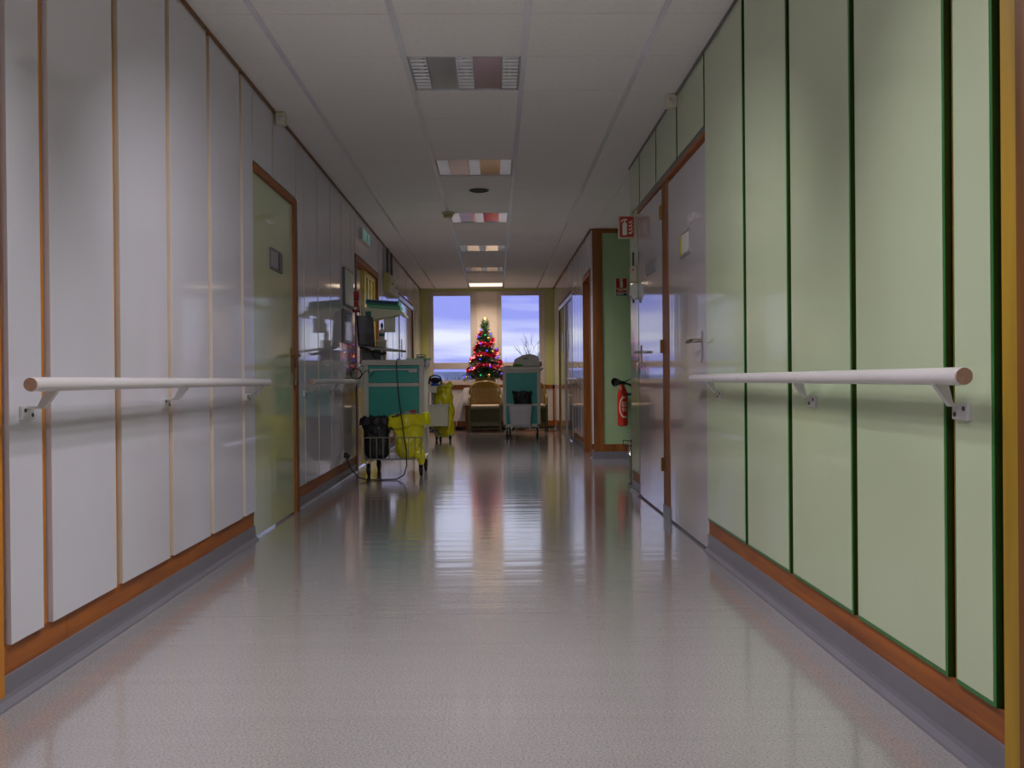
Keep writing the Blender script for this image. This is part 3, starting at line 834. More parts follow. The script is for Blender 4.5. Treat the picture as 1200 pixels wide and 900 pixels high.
t = thing('wall_cabinet', 'ochre wall box with two flaps and conduits up to the ceiling', 'cabinet', (-1.31, 12.65, 2.03))
obj('cabinet_body', MB().box(0, 0.07, -0.55, 0.55, -0.11, 0.11), M['ochre'], t, bev=0.005)
for a, b in ((-0.53, -0.02), (0.02, 0.53)):
    fl_ = obj('flap', MB().box(0.069, 0.075, a, b, -0.095, 0.095), M['ochre'], t, bev=0.002)
    obj('knob', MB().cyl((0.075, (a + b) / 2, 0), (0.088, (a + b) / 2, 0), 0.012, seg=10), M['dark_grey'], fl_)
for y in (-0.25, 0.22):
    obj('conduit', MB().cyl((0.022, y, 0.11), (0.022, y, 0.43), 0.016, seg=10), M['dark_grey'], t, smooth=True)

# extinguisher sign, projecting from the corner panel
def bar(mb, x0, x1, z0, z1, y):
    mb.box(x0, x1, y - 0.0015, y, z0, z1)
def extinguisher_icon(mb, cx, z0, w, h, y):
    """white extinguisher pictogram on the plane y"""
    n = 8
    body = [(cx - w / 2, z0), (cx + w / 2, z0), (cx + w / 2, z0 + h * 0.68)]
    body += [(cx + w / 2 * math.cos(math.pi * k / n), z0 + h * 0.68 + w * 0.4 * math.sin(math.pi * k / n)) for k in range(1, n)]
    body += [(cx - w / 2, z0 + h * 0.68)]
    mb.prism(body, 'y', y - 0.0015, y)
    bar(mb, cx - w * 0.16, cx + w * 0.16, z0 + h * 0.82, z0 + h * 0.95, y)
    mb.prism([(cx - w * 0.1, z0 + h * 0.90), (cx + w * 0.55, z0 + h * 0.90), (cx + w * 0.5, z0 + h), (cx - w * 0.1, z0 + h)], 'y', y - 0.0015, y)
    pts = []
    for k in range(7):
        a = math.pi * 0.5 * k / 6
        pts.append((cx - w * 0.1 - w * 0.75 * math.sin(a), z0 + h * 0.99 - w * 0.62 * (1 - math.cos(a))))
    pin = [(cx - w * 0.1 - w * 0.55 * math.sin(math.pi * 0.5 * k / 6), z0 + h * 0.91 - w * 0.42 * (1 - math.cos(math.pi * 0.5 * k / 6))) for k in range(6, -1, -1)]
    mb.prism(pts + pin, 'y', y - 0.0015, y)
def flame_icon(mb, cx, z0, w, h, y):
    for k in range(4):
        zb = z0 + h * 0.235 * k
        s = w * (1.0 - 0.07 * k)
        x0 = cx - s / 2
        mb.prism([(x0, zb + h * 0.13), (x0 + s * 0.2, zb + h * 0.03), (x0 + s * 0.55, zb + h * 0.02), (x0 + s * 0.82, zb + h * 0.14), (x0 + s, zb + h * 0.30),
                  (x0 + s * 0.70, zb + h * 0.19), (x0 + s * 0.45, zb + h * 0.12), (x0 + s * 0.25, zb + h * 0.12)], 'y', y - 0.0015, y)
t = thing('projecting_fire_sign', 'red projecting sign with white extinguisher and flames at the corner', 'sign', (1.05, 7.66, 1.995))
pf = MB().box(-0.115, -0.004, -0.055, -0.050, -0.082, 0.077)
sr = obj('sign_face', MB().box(-0.117, -0.002, -0.050, 0.012, -0.086, 0.081), M['sign_cream'], t, bev=0.003, label='cream sign box')
obj('red_field', MB().box(-0.111, -0.005, -0.0525, -0.0495, -0.079, 0.073), M['deep_red'], sr)
ic = MB()
extinguisher_icon(ic, -0.074, -0.064, 0.033, 0.120, -0.0524)
flame_icon(ic, -0.030, -0.058, 0.036, 0.112, -0.0524)
obj('white_pictogram', ic, M['sign_white'], sr)
obj('mounting_plate', MB().box(-0.003, 0.003, -0.075, 0.09, -0.086, 0.081), M['sign_cream'], t, bev=0.001)

t = thing('extinguisher_notice', 'small red notice with white extinguisher on the green alcove wall', 'sign', (1.370, 10.9985, 1.85))
nb = obj('notice_plate', MB().box(-0.064, 0.064, -0.003, 0.0, -0.101, 0.099), M['sign_white'], t)
obj('red_field', MB().box(-0.058, 0.058, -0.0042, -0.0025, -0.014, 0.093), M['deep_red'], nb)
obj('red_field', MB().box(-0.058, 0.058, -0.0042, -0.0025, -0.060, -0.019), M['deep_red'], nb)
obj('blue_field', MB().box(-0.058, 0.058, -0.0042, -0.0025, -0.096, -0.068), M['navy'], nb)
ic = MB()
extinguisher_icon(ic, 0.0, -0.006, 0.030, 0.094, -0.0042)
for z, w in ((-0.030, 0.045), (-0.042, 0.036)):
    bar(ic, -w, w * 0.5, z - 0.0025, z + 0.0025, -0.0042)
bar(ic, 0.024, 0.055, -0.036, -0.024, -0.0042)
for z in (-0.077, -0.086):
    bar(ic, -0.05, 0.02, z - 0.002, z + 0.002, -0.0042)
obj('white_print', ic, M['sign_white'], nb)

# wall unit with aerial on the corner panel
t = thing('wall_phone', 'grey wall unit with thin black aerial on the corner panel', 'intercom', (1.05, 7.55, 1.63))
obj('unit_body', MB().box(-0.042, 0.0, -0.05, 0.05, -0.06, 0.06), M['beige'], t, bev=0.006)
obj('unit_button', MB().cyl((-0.03, -0.052, 0.03), (-0.03, -0.049, 0.03), 0.007, seg=10), M['deep_red'], t)
obj('aerial', MB().cyl((-0.02, 0, 0.06), (-0.02, 0, 0.165), 0.006, seg=8), M['black'], t)
t = thing('soap_dispenser', 'narrow white dispenser on the corner panel under the grey unit', 'dispenser', (1.05, 7.52, 1.50))
obj('dispenser_body', MB().prism([(0, -0.05), (-0.03, -0.06), (-0.05, -0.02), (-0.045, 0.05), (-0.02, 0.06), (0, 0.06)], 'y', -0.045, 0.045), M['white_metal'], t, bev=0.004)
obj('dispenser_spout', MB().cyl((-0.025, 0, -0.056), (-0.025, 0, -0.08), 0.008, seg=8), M['dark_grey'], t)

# ------------------------------------------------------------------ fire extinguisher
t = thing('fire_extinguisher', 'red fire extinguisher with black horn hung on the green alcove wall', 'fire extinguisher', (1.36, 10.90, 0.355))
obj('cylinder', MB().lathe([(0.04, 0.0), (0.052, 0.006), (0.055, 0.02), (0.056, 0.32), (0.05, 0.365), (0.032, 0.405), (0.022, 0.425), (0.020, 0.445)], seg=28), M['red'], t, smooth=True)
em = MB()
# crescent emblem and print wrapped on the cylinder front
def oncyl(a, z, r=0.0568):
    return (r * math.sin(a), -r * math.cos(a), z)
ns = 22
outer = [(0.18 + 0.95 * math.cos(math.radians(70 + 220 * k / ns)), 0.205 + 0.115 * math.sin(math.radians(70 + 220 * k / ns))) for k in range(ns + 1)]
inner = [(0.24 + 0.82 * math.cos(math.radians(70 + 220 * k / ns)), 0.205 + 0.098 * math.sin(math.radians(70 + 220 * k / ns))) for k in range(ns + 1)]
vs = [oncyl(*p) for p in outer] + [oncyl(*p) for p in inner]
em.add(vs, [(k, k + 1, ns + 2 + k, ns + 1 + k) for k in range(ns)])
for z, a0, a1, hh in ((0.255, -0.15, 0.75, 0.006), (0.235, -0.28, 0.85, 0.005), (0.215, -0.2, 0.8, 0.006), (0.19, -0.25, 0.7, 0.005), (0.168, -0.1, 0.8, 0.006), (0.10, 0.1, 0.8, 0.008)):
    for k in range(6):
        b0 = a0 + (a1 - a0) * k / 6; b1 = b0 + (a1 - a0) / 6 * 0.72
        em.add([oncyl(b0, z - hh), oncyl(b1, z - hh), oncyl(b1, z + hh), oncyl(b0, z + hh)], [(0, 1, 2, 3)])
obj('white_emblem', em, M['sign_white'], t, label='white crescent emblem and print')
vl = obj('valve', MB().lathe([(0.018, 0.44), (0.022, 0.452), (0.022, 0.475), (0.012, 0.485)], seg=16), M['black'], t, smooth=True)
hd = MB()
hd.prism([(0.0, 0.470), (0.05, 0.492), (0.10, 0.512), (0.10, 0.506), (0.05, 0.480), (0.0, 0.456)], 'y', -0.009, 0.009)
obj('squeeze_lever', hd, M['black'], vl)
hd = MB()
hd.prism([(0.0, 0.458), (0.05, 0.452), (0.098, 0.428), (0.096, 0.422), (0.05, 0.442), (0.0, 0.446)], 'y', -0.009, 0.009)
obj('carry_handle', hd, M['black'], vl)
hn = MB()
hn.lathe([(0.012, 0.0), (0.016, 0.02), (0.022, 0.05), (0.042, 0.13), (0.046, 0.155), (0.042, 0.155), (0.036, 0.13)], c=(0.0, -0.005, 0.468), axis=(-0.62, -0.78, 0.02), seg=20)
obj('discharge_horn', hn, M['black'], t, smooth=True, label='black discharge horn pointing at the corridor')
obj('hose', MB().tube([(0.02, 0.0, 0.462), (0.09, 0.01, 0.44), (0.118, 0.01, 0.38), (0.115, 0.005, 0.26), (0.112, 0.005, 0.12), (0.122, 0.01, 0.0), (0.135, 0.01, -0.09)], 0.011, 10), M['black_rubber'], t, smooth=True)
obj('hose_clip', MB().box(0.045, 0.125, -0.012, 0.012, 0.325, 0.355), M['navy'], t, bev=0.003, label='dark blue hose clip')
obj('wall_bracket', MB().box(-0.03, 0.03, 0.05, 0.10, 0.30, 0.36), M['black'], t)

# chrome stand peeking out behind the corner
t = thing('chrome_stand', 'bent chrome tube stand with wire cross piece behind the right corner', 'stand', (1.10, 8.35, 0.0))
obj('lower_tube', MB().cyl((0, 0, 0.0), (0, 0, 0.25), 0.010, seg=12), M['steel'], t, smooth=True)
obj('collar', MB().cyl((0, 0, 0.24), (0, 0, 0.265), 0.022, 0.016, seg=14), M['chrome'], t, smooth=True)
obj('bent_tube', MB().tube([(0, 0, 0.265), (0.0, 0, 0.32), (0.006, 0, 0.37), (0.03, 0, 0.42), (0.08, 0, 0.44), (0.16, 0, 0.445)], 0.013, 12), M['chrome'], t, smooth=True)
obj('wire_crosspiece', MB().tube([(-0.06, -0.02, 0.36), (-0.06, -0.02, 0.36), (-0.055, -0.02, 0.31), (0.0, -0.018, 0.31), (0.06, -0.02, 0.31), (0.07, -0.02, 0.365), (0.0, -0.018, 0.35), (-0.06, -0.02, 0.36)], 0.0035, 6), M['black'], t)
obj('floor_base', MB().box(-0.02, 0.34, -0.02, 0.02, 0.0, 0.02).box(0.14, 0.18, -0.16, 0.16, 0.0, 0.02), M['steel'], t, bev=0.003)

# ------------------------------------------------------------------ bags
def bag(name, label, loc, w, d, h, seed, m, rim=None, prof=((0, 0.55), (0.08, 0.85), (0.3, 1.0), (0.7, 0.98), (1, 1.05)), crumple=0.02, rimw=0.03, power=0.85):
    """sagging plastic bag: width profile over the height, noise crumples, pleats and a folded-over rim"""
    t = thing(name, label, 'bag', loc)
    off = Vector((seed * 3.7, seed * 1.3, seed * 0.9))
    def width(v):
        for (v0, k0), (v1, k1) in zip(prof[:-1], prof[1:]):
            if v <= v1:
                f = (v - v0) / (v1 - v0); f = f * f * (3 - 2 * f)
                return k0 + (k1 - k0) * f
        return prof[-1][1]
    def fn(u, v):
        a = 2 * math.pi * u
        ca, sa = math.cos(a), math.sin(a)
        k = width(v)
        x = math.copysign(abs(ca) ** power, ca) * w / 2 * k
        y = math.copysign(abs(sa) ** power, sa) * d / 2 * k
        z = h * v
        p = Vector((x, y, z))
        n = noise.noise(p * 9 + off) * 1.1 + abs(noise.noise(p * 17 + off)) * 0.9 - 0.3
        pl = math.sin(a * 7 + 5 * noise.noise(Vector((z * 9, seed, 0)))) * 0.22
        dr = Vector((x, y, 0)).normalized() if abs(x) + abs(y) > 1e-6 else Vector((0, 0, 0))
        p += dr * (crumple * (n + pl * (0.4 + v)))
        p.z += crumple * 1.3 * noise.noise(Vector((ca * 2, sa * 2, v * 2)) + off) * (0.3 + v)
        return tuple(p)
    NU = 64
    mb = MB().sheet(fn, NU, 26, True)
    c0 = [fn(i / NU, 0) for i in range(NU)]
    mb.add([(0, 0, min(p[2] for p in c0))] + c0, [(0, 1 + i, 1 + (i + 1) % NU) for i in range(NU)])
    obj('bag_body', mb, m, t, smooth=True)
    def rimf(u, v):
        p = Vector(fn(u, 1.0)); a = 2 * math.pi * u
        o = Vector((p.x, p.y, 0)).normalized()
        b = rimw * (1 + 0.7 * noise.noise(Vector((math.cos(a) * 2.2, math.sin(a) * 2.2, seed))) + 0.12 * math.sin(11 * a))
        th = math.pi * 1.05 * v
        return p + o * (b * (1 - math.cos(th)) * 0.45) + Vector((0, 0, b * math.sin(th) - b * 2.0 * max(0, v - 0.55)))
    obj('folded_rim', MB().sheet(rimf, NU, 9, True), rim or m, t, smooth=True)
    def mouth(u, v):
        p = Vector(fn(u, 1.0))
        q = Vector((p.x * (1 - v), p.y * (1 - v), p.z - 0.02 * math.sin(v * 3.1)))
        q.z += 0.035 * noise.noise(q * 14 + off)
        return q
    obj('bag_mouth', MB().sheet(mouth, NU, 9, True), rim or m, t, smooth=True)
    return t

# ------------------------------------------------------------------ teal ward trolley (front left)
T1 = thing('ward_trolley', 'grey framed trolley with teal panels beside the left wall, laptop on top', 'trolley', (-0.91, 9.2, 0.0))
def tpart(name, mb, m, par=T1, **k): return obj(name, mb, m, par, **k)
w0, w1, dp = -0.272, 0.272, 0.60     # local width and depth
for x in (w0, w1 - 0.045):
    for y in (0.0, dp - 0.045):
        tpart('upright', MB().box(x, x + 0.045, y, y + 0.045, 0.15, 1.0), M['cart_frame'], bev=0.004)
tpart('top_tray', MB().box(w0 - 0.018, w1 + 0.012, -0.012, dp + 0.01, 1.0, 1.018).box(w0 - 0.018, w1 + 0.012, -0.012, 0.0, 1.018, 1.05).box(w0 - 0.018, w0 - 0.006, -0.012, dp, 1.018, 1.05).box(w1, w1 + 0.012, -0.012, dp, 1.018, 1.05), M['cart_frame'], bev=0.003)
dr = tpart('drawer', MB().box(w0 + 0.047, w1 - 0.047, -0.004, 0.02, 0.845, 0.995), M['teal'], label='teal drawer front')
hb = MB().box(w0 + 0.06, w1 - 0.085, -0.032, -0.022, 0.955, 0.968)
hb.box(w0 + 0.06, w0 + 0.085, -0.03, 0.0, 0.94, 0.97); hb.box(w1 - 0.135, w1 - 0.06, -0.03, 0.0, 0.935, 0.968)
obj('drawer_handle', hb, M['white_metal'], dr, bev=0.002, label='white bar handle')
tpart('cross_rail', MB().box(w0 + 0.045, w1 - 0.045, -0.002, 0.03, 0.808, 0.842), M['cart_frame'], bev=0.003)
tpart('front_panel', MB().box(w0 + 0.045, w1 - 0.045, 0.006, 0.02, 0.43, 0.806), M['teal'], label='teal front panel')
tpart('side_panel', MB().box(w0 + 0.008, w0 + 0.02, 0.045, dp - 0.045, 0.43, 0.99), M['cart_frame'])
tpart('side_panel', MB().box(w1 - 0.02, w1 - 0.008, 0.045, dp - 0.045, 0.43, 0.99), M['cart_frame'])
tpart('back_panel', MB().box(w0 + 0.045, w1 - 0.045, dp - 0.02, dp - 0.006, 0.43, 0.99), M['teal'])
tpart('shelf', MB().box(w0 + 0.02, w1 - 0.02, 0.02, dp - 0.02, 0.415, 0.43), M['cart_frame'])
tpart('base_shelf', MB().box(w0, w1, -0.0, dp, 0.15, 0.168), M['cart_frame'])
bk = MB()
yb = -0.16
for x in (w0 + 0.02, w1 - 0.02):
    bk.tube([(x, 0.0, 0.36), (x, yb, 0.36), (x, yb, 0.17), (x, 0.0, 0.17)], 0.004, 6)
for z in (0.36, 0.17):
    bk.cyl((w0 + 0.02, yb, z), (w1 - 0.02, yb, z), 0.0045, seg=6)
tpart('basket_frame', bk, M['wire'])
for k in range(10):
    x = w0 + 0.02 + 0.0356 * 1.58 * k
    if x > w1 - 0.01: break
    tall = 0.40 if k in (4, 5) else 0.36
    tpart('basket_bar', MB().cyl((x, yb - 0.004, 0.17), (x, yb - 0.004, tall), 0.0042, seg=6), M['wire'])
tpart('basket_floor', MB().box(w0 + 0.02, w1 - 0.02, yb, 0.0, 0.168, 0.172), M['wire'])
def caster(par, x, y, r=0.058, rz=0.0, top=0.15):
    c = Matrix.Rotation(rz, 4, 'Z')
    f = MB()
    f.box(x - 0.022, x - 0.017, y - 0.02, y + 0.02, r * 0.8, top); f.box(x + 0.017, x + 0.022, y - 0.02, y + 0.02, r * 0.8, top)
    f.box(x - 0.024, x + 0.024, y - 0.024, y + 0.024, top - 0.012, top)
    o = obj('caster', f, M['steel'], par)
    obj('wheel', MB().lathe([(r * 0.7, -0.016), (r, -0.011), (r, 0.011), (r * 0.7, 0.016)], c=(x, y + 0.015, r), axis=(1, 0, 0), seg=20), M['black_rubber'], o, smooth=True)
for x, y in ((w0 + 0.035, 0.03), (w1 - 0.035, 0.03), (w0 + 0.07, dp - 0.04), (w1 - 0.03, dp - 0.04)):
    caster(T1, x, y)
# side clamp box and coiled lead on the left, small white holder on the right
tpart('clamp_box', MB().box(w0 - 0.055, w0 - 0.002, 0.02, 0.12, 0.80, 0.985), M['cart_frame'], bev=0.006)
tpart('coiled_lead', MB().tube([(w0 - 0.06 + 0.05 * math.cos(a * 0.7), -0.015 - 0.0006 * a, 0.925 + 0.05 * math.sin(a * 0.7)) for a in range(0, 26)] + [(w0 + 0.03, -0.02, 0.955), (w0 + 0.10, -0.02, 0.93), (w0 + 0.06, -0.02, 0.90)], 0.004, 6), M['black'])
tpart('holder', MB().box(w1 + 0.013, w1 + 0.05, 0.0, 0.06, 0.985, 1.045), M['white_metal'], bev=0.004, label='small white holder on the right rim')
# chart shelf on a pole
tpart('pole', MB().cyl((-0.335, 0.35, 1.0), (-0.335, 0.35, 1.56), 0.013, seg=12), M['steel'], smooth=True)
tpart('pole_clamp', MB().box(-0.352, -0.25, 0.325, 0.375, 0.985, 1.015), M['steel'])
shf = tpart('chart_shelf', MB().prism([(-0.315, 1.545), (0.045, 1.515), (0.085, 1.468), (0.0, 1.475), (-0.20, 1.43), (-0.295, 1.42)], 'y', 0.30, 0.316), M['cart_cream'], bev=0.002, label='cream sloping chart shelf')
obj('shelf_tray', MB().prism([(-0.315, 1.54), (0.045, 1.513), (0.085, 1.468), (0.078, 1.462), (0.04, 1.505), (-0.315, 1.532)], 'y', 0.316, 0.60), M['cart_cream'], shf)
obj('shelf_bracket', MB().prism([(-0.315, 1.545), (0.045, 1.515), (0.0, 1.475), (-0.295, 1.42)], 'y', 0.585, 0.60), M['cart_cream'], shf)
obj('square_sticker', MB().box(-0.285, -0.232, 0.298, 0.3005, 1.455, 1.507), M['dark_teal'], shf, label='dark teal square sticker')
obj('shelf_lip', MB().box(0.048, 0.088, 0.30, 0.60, 1.46, 1.468), M['white_metal'], shf)
for k, (x, z, lab) in enumerate(((0.0, 1.545, 'lower green binder lying on the sloping chart shelf'), (-0.015, 1.588, 'upper green binder on the chart shelf with dark stripe'))):
    b_ = thing('ring_binder', lab, 'binder', (-1.03 + x, 9.66, z), 0, 'green binders on the chart shelf')
    b_.rotation_euler = (0, math.radians(4.3), 0)
    obj('binder_cover', MB().box(-0.155, 0.155, -0.14, 0.14, -0.016, -0.010).box(-0.155, 0.155, -0.14, 0.14, 0.016, 0.022).box(0.149, 0.155, -0.14, 0.14, -0.010, 0.016), M['green_folder'], b_, bev=0.002)
    obj('binder_pages', MB().box(-0.15, 0.148, -0.13, 0.13, -0.0095, 0.0155), M['navy' if k else 'pale_green'], b_)
ps = thing('hanging_sheet', 'grey paper sheet hanging under the chart shelf', 'paper', (-0.983, 9.60, 1.455))
def shf_(u, v):
    return (-0.055 + 0.11 * u, 0.006 * math.sin(3 * u + 2 * v), 0.0 - 0.14 * v)
obj('sheet', MB().sheet(shf_, 6, 5), M['paper'], ps, solid=0.0015)

# laptop on its dark box
bx = thing('dock_box', 'dark grey box under the laptop on the teal trolley', 'box', (-1.115, 9.33, 1.019))
obj('box_body', MB().box(-0.085, 0.085, -0.06, 0.12, 0.0, 0.125), M['dark_grey'], bx, bev=0.006)
obj('box_plate', MB().box(-0.02, 0.07, -0.062, -0.058, 0.035, 0.095), M['grey_dark_label'], bx)
lt = thing('laptop', 'open black laptop with its screen leaning left on the trolley', 'laptop', (-1.175, 9.36, 1.165), math.radians(-20))
lt.rotation_euler = (0, math.radians(8), math.radians(-20))
obj('laptop_base', MB().box(0.0, 0.33, -0.16, 0.16, 0.0, 0.02), M['steel'], lt, bev=0.003)
kb = MB()
for i in range(12):
    for j in range(5):
        kb.box(0.03 + 0.025 * j, 0.052 + 0.025 * j, -0.145 + 0.0245 * i, -0.124 + 0.0245 * i, 0.02, 0.0225)
obj('keyboard', kb, M['black'], lt, kind='stuff')
sc_ = MB().prism([(0.0, 0.012), (0.012, 0.010), (-0.045, 0.285), (-0.057, 0.284)], 'y', -0.16, 0.16)
lid = obj('laptop_lid', sc_, M['black'], lt, bev=0.002)
sp = MB().add([(0.0105, -0.148, 0.028), (0.0105, 0.148, 0.028), (-0.0405, 0.148, 0.274), (-0.0405, -0.148, 0.274)], [(0, 1, 2, 3)])
obj('screen', sp, M['dark_screen'], lid, solid=0.001)
obj('cable_bundle', MB().tube([(0.03, -0.17, 0.004), (0.10, -0.178, -0.006), (0.17, -0.175, -0.022), (0.25, -0.172, -0.03), (0.29, -0.17, -0.015)], 0.012, 8).tube([(0.15, -0.178, -0.015), (0.18, -0.18, -0.06), (0.195, -0.178, -0.08)], 0.008, 8), M['black'], lt, smooth=True)

# small things on the trolley top
bb = thing('beige_box', 'beige box behind the laptop on the teal trolley', 'box', (-1.05, 9.55, 1.019))
obj('box_body', MB().box(-0.04, 0.04, -0.05, 0.05, 0.0, 0.22), M['beige'], bb, bev=0.004)
obj('box_lid', MB().box(-0.042, 0.042, -0.052, 0.052, 0.205, 0.224), M['cart_cream'], bb, bev=0.002)
sb = thing('spray_bottle', 'white spray bottle with green cap on the beige box', 'bottle', (-1.05, 9.55, 1.245))
obj('bottle_body', MB().lathe([(0.024, 0), (0.026, 0.01), (0.026, 0.075), (0.012, 0.10), (0.011, 0.115)], seg=18), M['paper'], sb, smooth=True)
obj('bottle_cap', MB().lathe([(0.013, 0.113), (0.013, 0.14), (0.008, 0.155)], seg=14), M['dark_teal'], sb, smooth=True)
obj('bottle_label', MB().lathe([(0.0265, 0.03), (0.0265, 0.058)], seg=18), M['dark_teal'], sb, smooth=True)
for k, (x, c, z, lab) in enumerate(((-1.04, 'paper', 0.0, 'white booklet lying on the teal trolley front left'), (-1.06, 'green_folder', 0.012, 'thin green pad on top of the white booklet'))):
    p_ = thing('booklet', lab, 'booklet', (x, 9.26, 1.019 + z), 0.03 * k)
    obj('cover', MB().box(-0.09, 0.09, -0.05, 0.05, 0.0, 0.011), M[c], p_)
    obj('spine', MB().box(-0.095, -0.09, -0.05, 0.05, 0.0, 0.011), M['yellow_strip'], p_)
dc = thing('red_pill_box', 'small red and white box left of the booklet', 'box', (-1.145, 9.23, 1.019))
obj('box_body', MB().box(-0.012, 0.0, -0.03, 0.03, 0.0, 0.035), M['deep_red'], dc)
obj('box_end', MB().box(0.0005, 0.014, -0.03, 0.03, 0.0, 0.033), M['paper'], dc)
tp = thing('tape_roll', 'blue tape roll at the edge of the trolley tray', 'tape', (-0.875, 9.30, 1.019 + 0.022))
obj('tape', MB().lathe([(0.010, -0.012), (0.022, -0.012), (0.022, 0.012), (0.010, 0.012)], axis=(0, 1, 0), seg=18), M['blue'], tp, smooth=True)
for k, (x, y, lab) in enumerate(((-0.80, 9.40, 'crumpled blue glove left of its twin on the trolley tray'), (-0.735, 9.42, 'crumpled blue glove next to the black card holder'))):
    g_ = thing('blue_glove', lab, 'glove', (x, y, 1.019), 0.4 * k, 'blue gloves on the trolley')
    gm = MB()
    gm.ball((0, 0, 0.014), 0.03, 10, 6, (1, .8, .55))
    obj('palm', gm, M['blue'], g_, smooth=True)
    for q in range(4):
        obj('finger', MB().tube([(0.02, -0.015 + 0.01 * q, 0.012), (0.035, -0.02 + 0.013 * q, 0.02), (0.045, -0.022 + 0.015 * q, 0.012)], 0.006, 6), M['blue'], g_, smooth=True)
ch = thing('card_holder', 'black open frame card holder on the trolley right side', 'holder', (-0.685, 9.52, 1.019))
obj('holder_frame', MB().box(-0.04, -0.034, -0.03, 0.03, 0.0, 0.085).box(0.034, 0.04, -0.03, 0.03, 0.0, 0.085).box(-0.034, 0.034, -0.03, 0.03, 0.078, 0.085).box(-0.034, 0.034, -0.03, 0.03, 0.0, 0.05), M['black'], ch, bev=0.003)
obj('card', MB().box(-0.03, 0.03, -0.005, 0.0, 0.05, 0.07), M['grey_label'], ch)
gf = thing('green_file', 'pale green file jutting over the trolley right edge', 'file', (-0.68, 9.30, 1.0515))
obj('file_cover', MB().box(-0.12, 0.105, -0.09, 0.16, 0.0, 0.004).box(-0.12, 0.10, -0.09, 0.16, 0.008, 0.011), M['pale_green'], gf)
obj('file_pages', MB().box(-0.115, 0.095, -0.085, 0.155, 0.004, 0.008), M['paper'], gf)

bag('black_bin_bag', 'black bin bag in the wire basket of the teal trolley', (-1.058, 9.118, 0.176), 0.235, 0.13, 0.335, 3, M['black_bag'], prof=((0, .7), (.08, .92), (.5, .98), (.8, 1.0), (1, 1.1)), crumple=0.014, rimw=0.03)
tp_ = bag('yellow_waste_bag', 'bulging yellow waste bag in the wire basket of the teal trolley', (-0.772, 9.105, 0.176), 0.27, 0.15, 0.335, 8, M['yellow_bag'], prof=((0, .6), (.1, .8), (.5, .88), (.8, 1.0), (1, 1.12)), crumple=0.02, rimw=0.045)
obj('bag_tail', MB().ball((0.112, -0.035, 0.005), 0.06, 14, 10, (.62, .6, 1.15)).ball((0.085, -0.04, 0.04), 0.06, 14, 10, (.9, .6, .9)), M['yellow_bag'], tp_, smooth=True, label='loose lower corner of the yellow bag')
wr_ = MB()
wr_.sheet(lambda u, v: (-0.12 + 0.22 * u, -0.10 + 0.16 * v, 0.388 + 0.022 * math.sin(9 * u + 4 * v) - 0.06 * (u - 0.5) ** 2), 14, 8)
obj('white_liner', wr_, M['paper'], tp_, smooth=True, solid=0.002, label='crumpled white paper in the bag mouth')
obj('red_scrap', MB().box(0.02, 0.075, -0.09, -0.05, 0.405, 0.425), M['deep_red'], tp_)

# power cable from the laptop to the wall socket
cb = MB().tube([(-0.872, 9.02 + 0.16, 1.045), (-0.868, 9.03, 1.03), (-0.862, 9.02, 0.9), (-0.85, 9.0, 0.75), (-0.825, 8.97, 0.56), (-0.80, 8.93, 0.40), (-0.778, 8.92, 0.25), (-0.775, 8.91, 0.12),
                (-0.80, 8.90, 0.04), (-0.86, 8.88, 0.008), (-0.98, 8.85, 0.006), (-1.10, 8.83, 0.008), (-1.18, 8.82, 0.03), (-1.24, 8.81, 0.10), (-1.272, 8.80, 0.17), (-1.285, 8.80, 0.21)], 0.0055, 8)
tag(obj('power_cable', cb, M['black'], smooth=True), 'black power cable hanging from the trolley to the wall plug', 'cable')
pg = thing('power_plug', 'black plug in the left wall socket above the skirting', 'plug', (-1.31, 8.80, 0.215))
obj('socket_plate', MB().box(0.0, 0.008, -0.04, 0.04, -0.045, 0.045), M['white_metal'], pg, bev=0.002)
obj('plug_body', MB().tube([(0.006, 0, 0.01), (0.03, 0, 0.012), (0.045, 0, 0.0), (0.04, 0, -0.02)], [0.022, 0.022, 0.018, 0.010], 10), M['black'], pg, smooth=True)

# ------------------------------------------------------------------ cream dressing trolley behind it
T2 = thing('dressing_trolley', 'cream pedestal trolley with open bin behind the teal trolley', 'trolley', (-0.83, 14.2, 0.0))
obj('bin', MB().box(-0.165, 0.172, -0.02, -0.008, 0.225, 0.51).box(-0.165, -0.153, -0.008, 0.25, 0.225, 0.51).box(0.16, 0.172, -0.008, 0.25, 0.225, 0.51).box(-0.153, 0.16, 0.24, 0.25, 0.225, 0.51).box(-0.153, 0.16, -0.008, 0.24, 0.225, 0.235), M['cart_cream'], T2, bev=0.003)
obj('bin_rim', MB().box(-0.17, 0.192, -0.035, -0.008, 0.505, 0.528).box(-0.17, -0.15, -0.008, 0.26, 0.505, 0.528).box(0.165, 0.192, -0.008, 0.26, 0.505, 0.528), M['white_metal'], T2, bev=0.003)
obj('column', MB().cyl((-0.05, 0.30, 0.12), (-0.05, 0.30, 0.80), 0.025, seg=14), M['steel'], T2, smooth=True)
obj('drawer_box', MB().box(-0.165, 0.02, 0.0, 0.34, 0.69, 0.775), M['cart_cream'], T2, bev=0.004)
obj('side_plate', MB().box(-0.165, -0.11, 0.0, 0.02, 0.53, 0.69), M['cart_cream'], T2, bev=0.002)
obj('tray', MB().box(-0.17, 0.05, -0.01, 0.36, 0.775, 0.787), M['white_metal'], T2, bev=0.003)
for k in range(5):
    a = math.radians(-62 + 72 * k)
    cx, cy = -0.05 + 0.24 * math.cos(a), 0.30 + 0.24 * math.sin(a)
    obj('base_leg', MB().tube([(-0.05, 0.30, 0.15), ((-0.05 + cx) / 2, (0.30 + cy) / 2, 0.135), (cx, cy, 0.095)], [0.022, 0.018, 0.014], 8), M['steel'], T2, smooth=True)
    caster(T2, cx, cy - 0.01, 0.038, 0, 0.095)
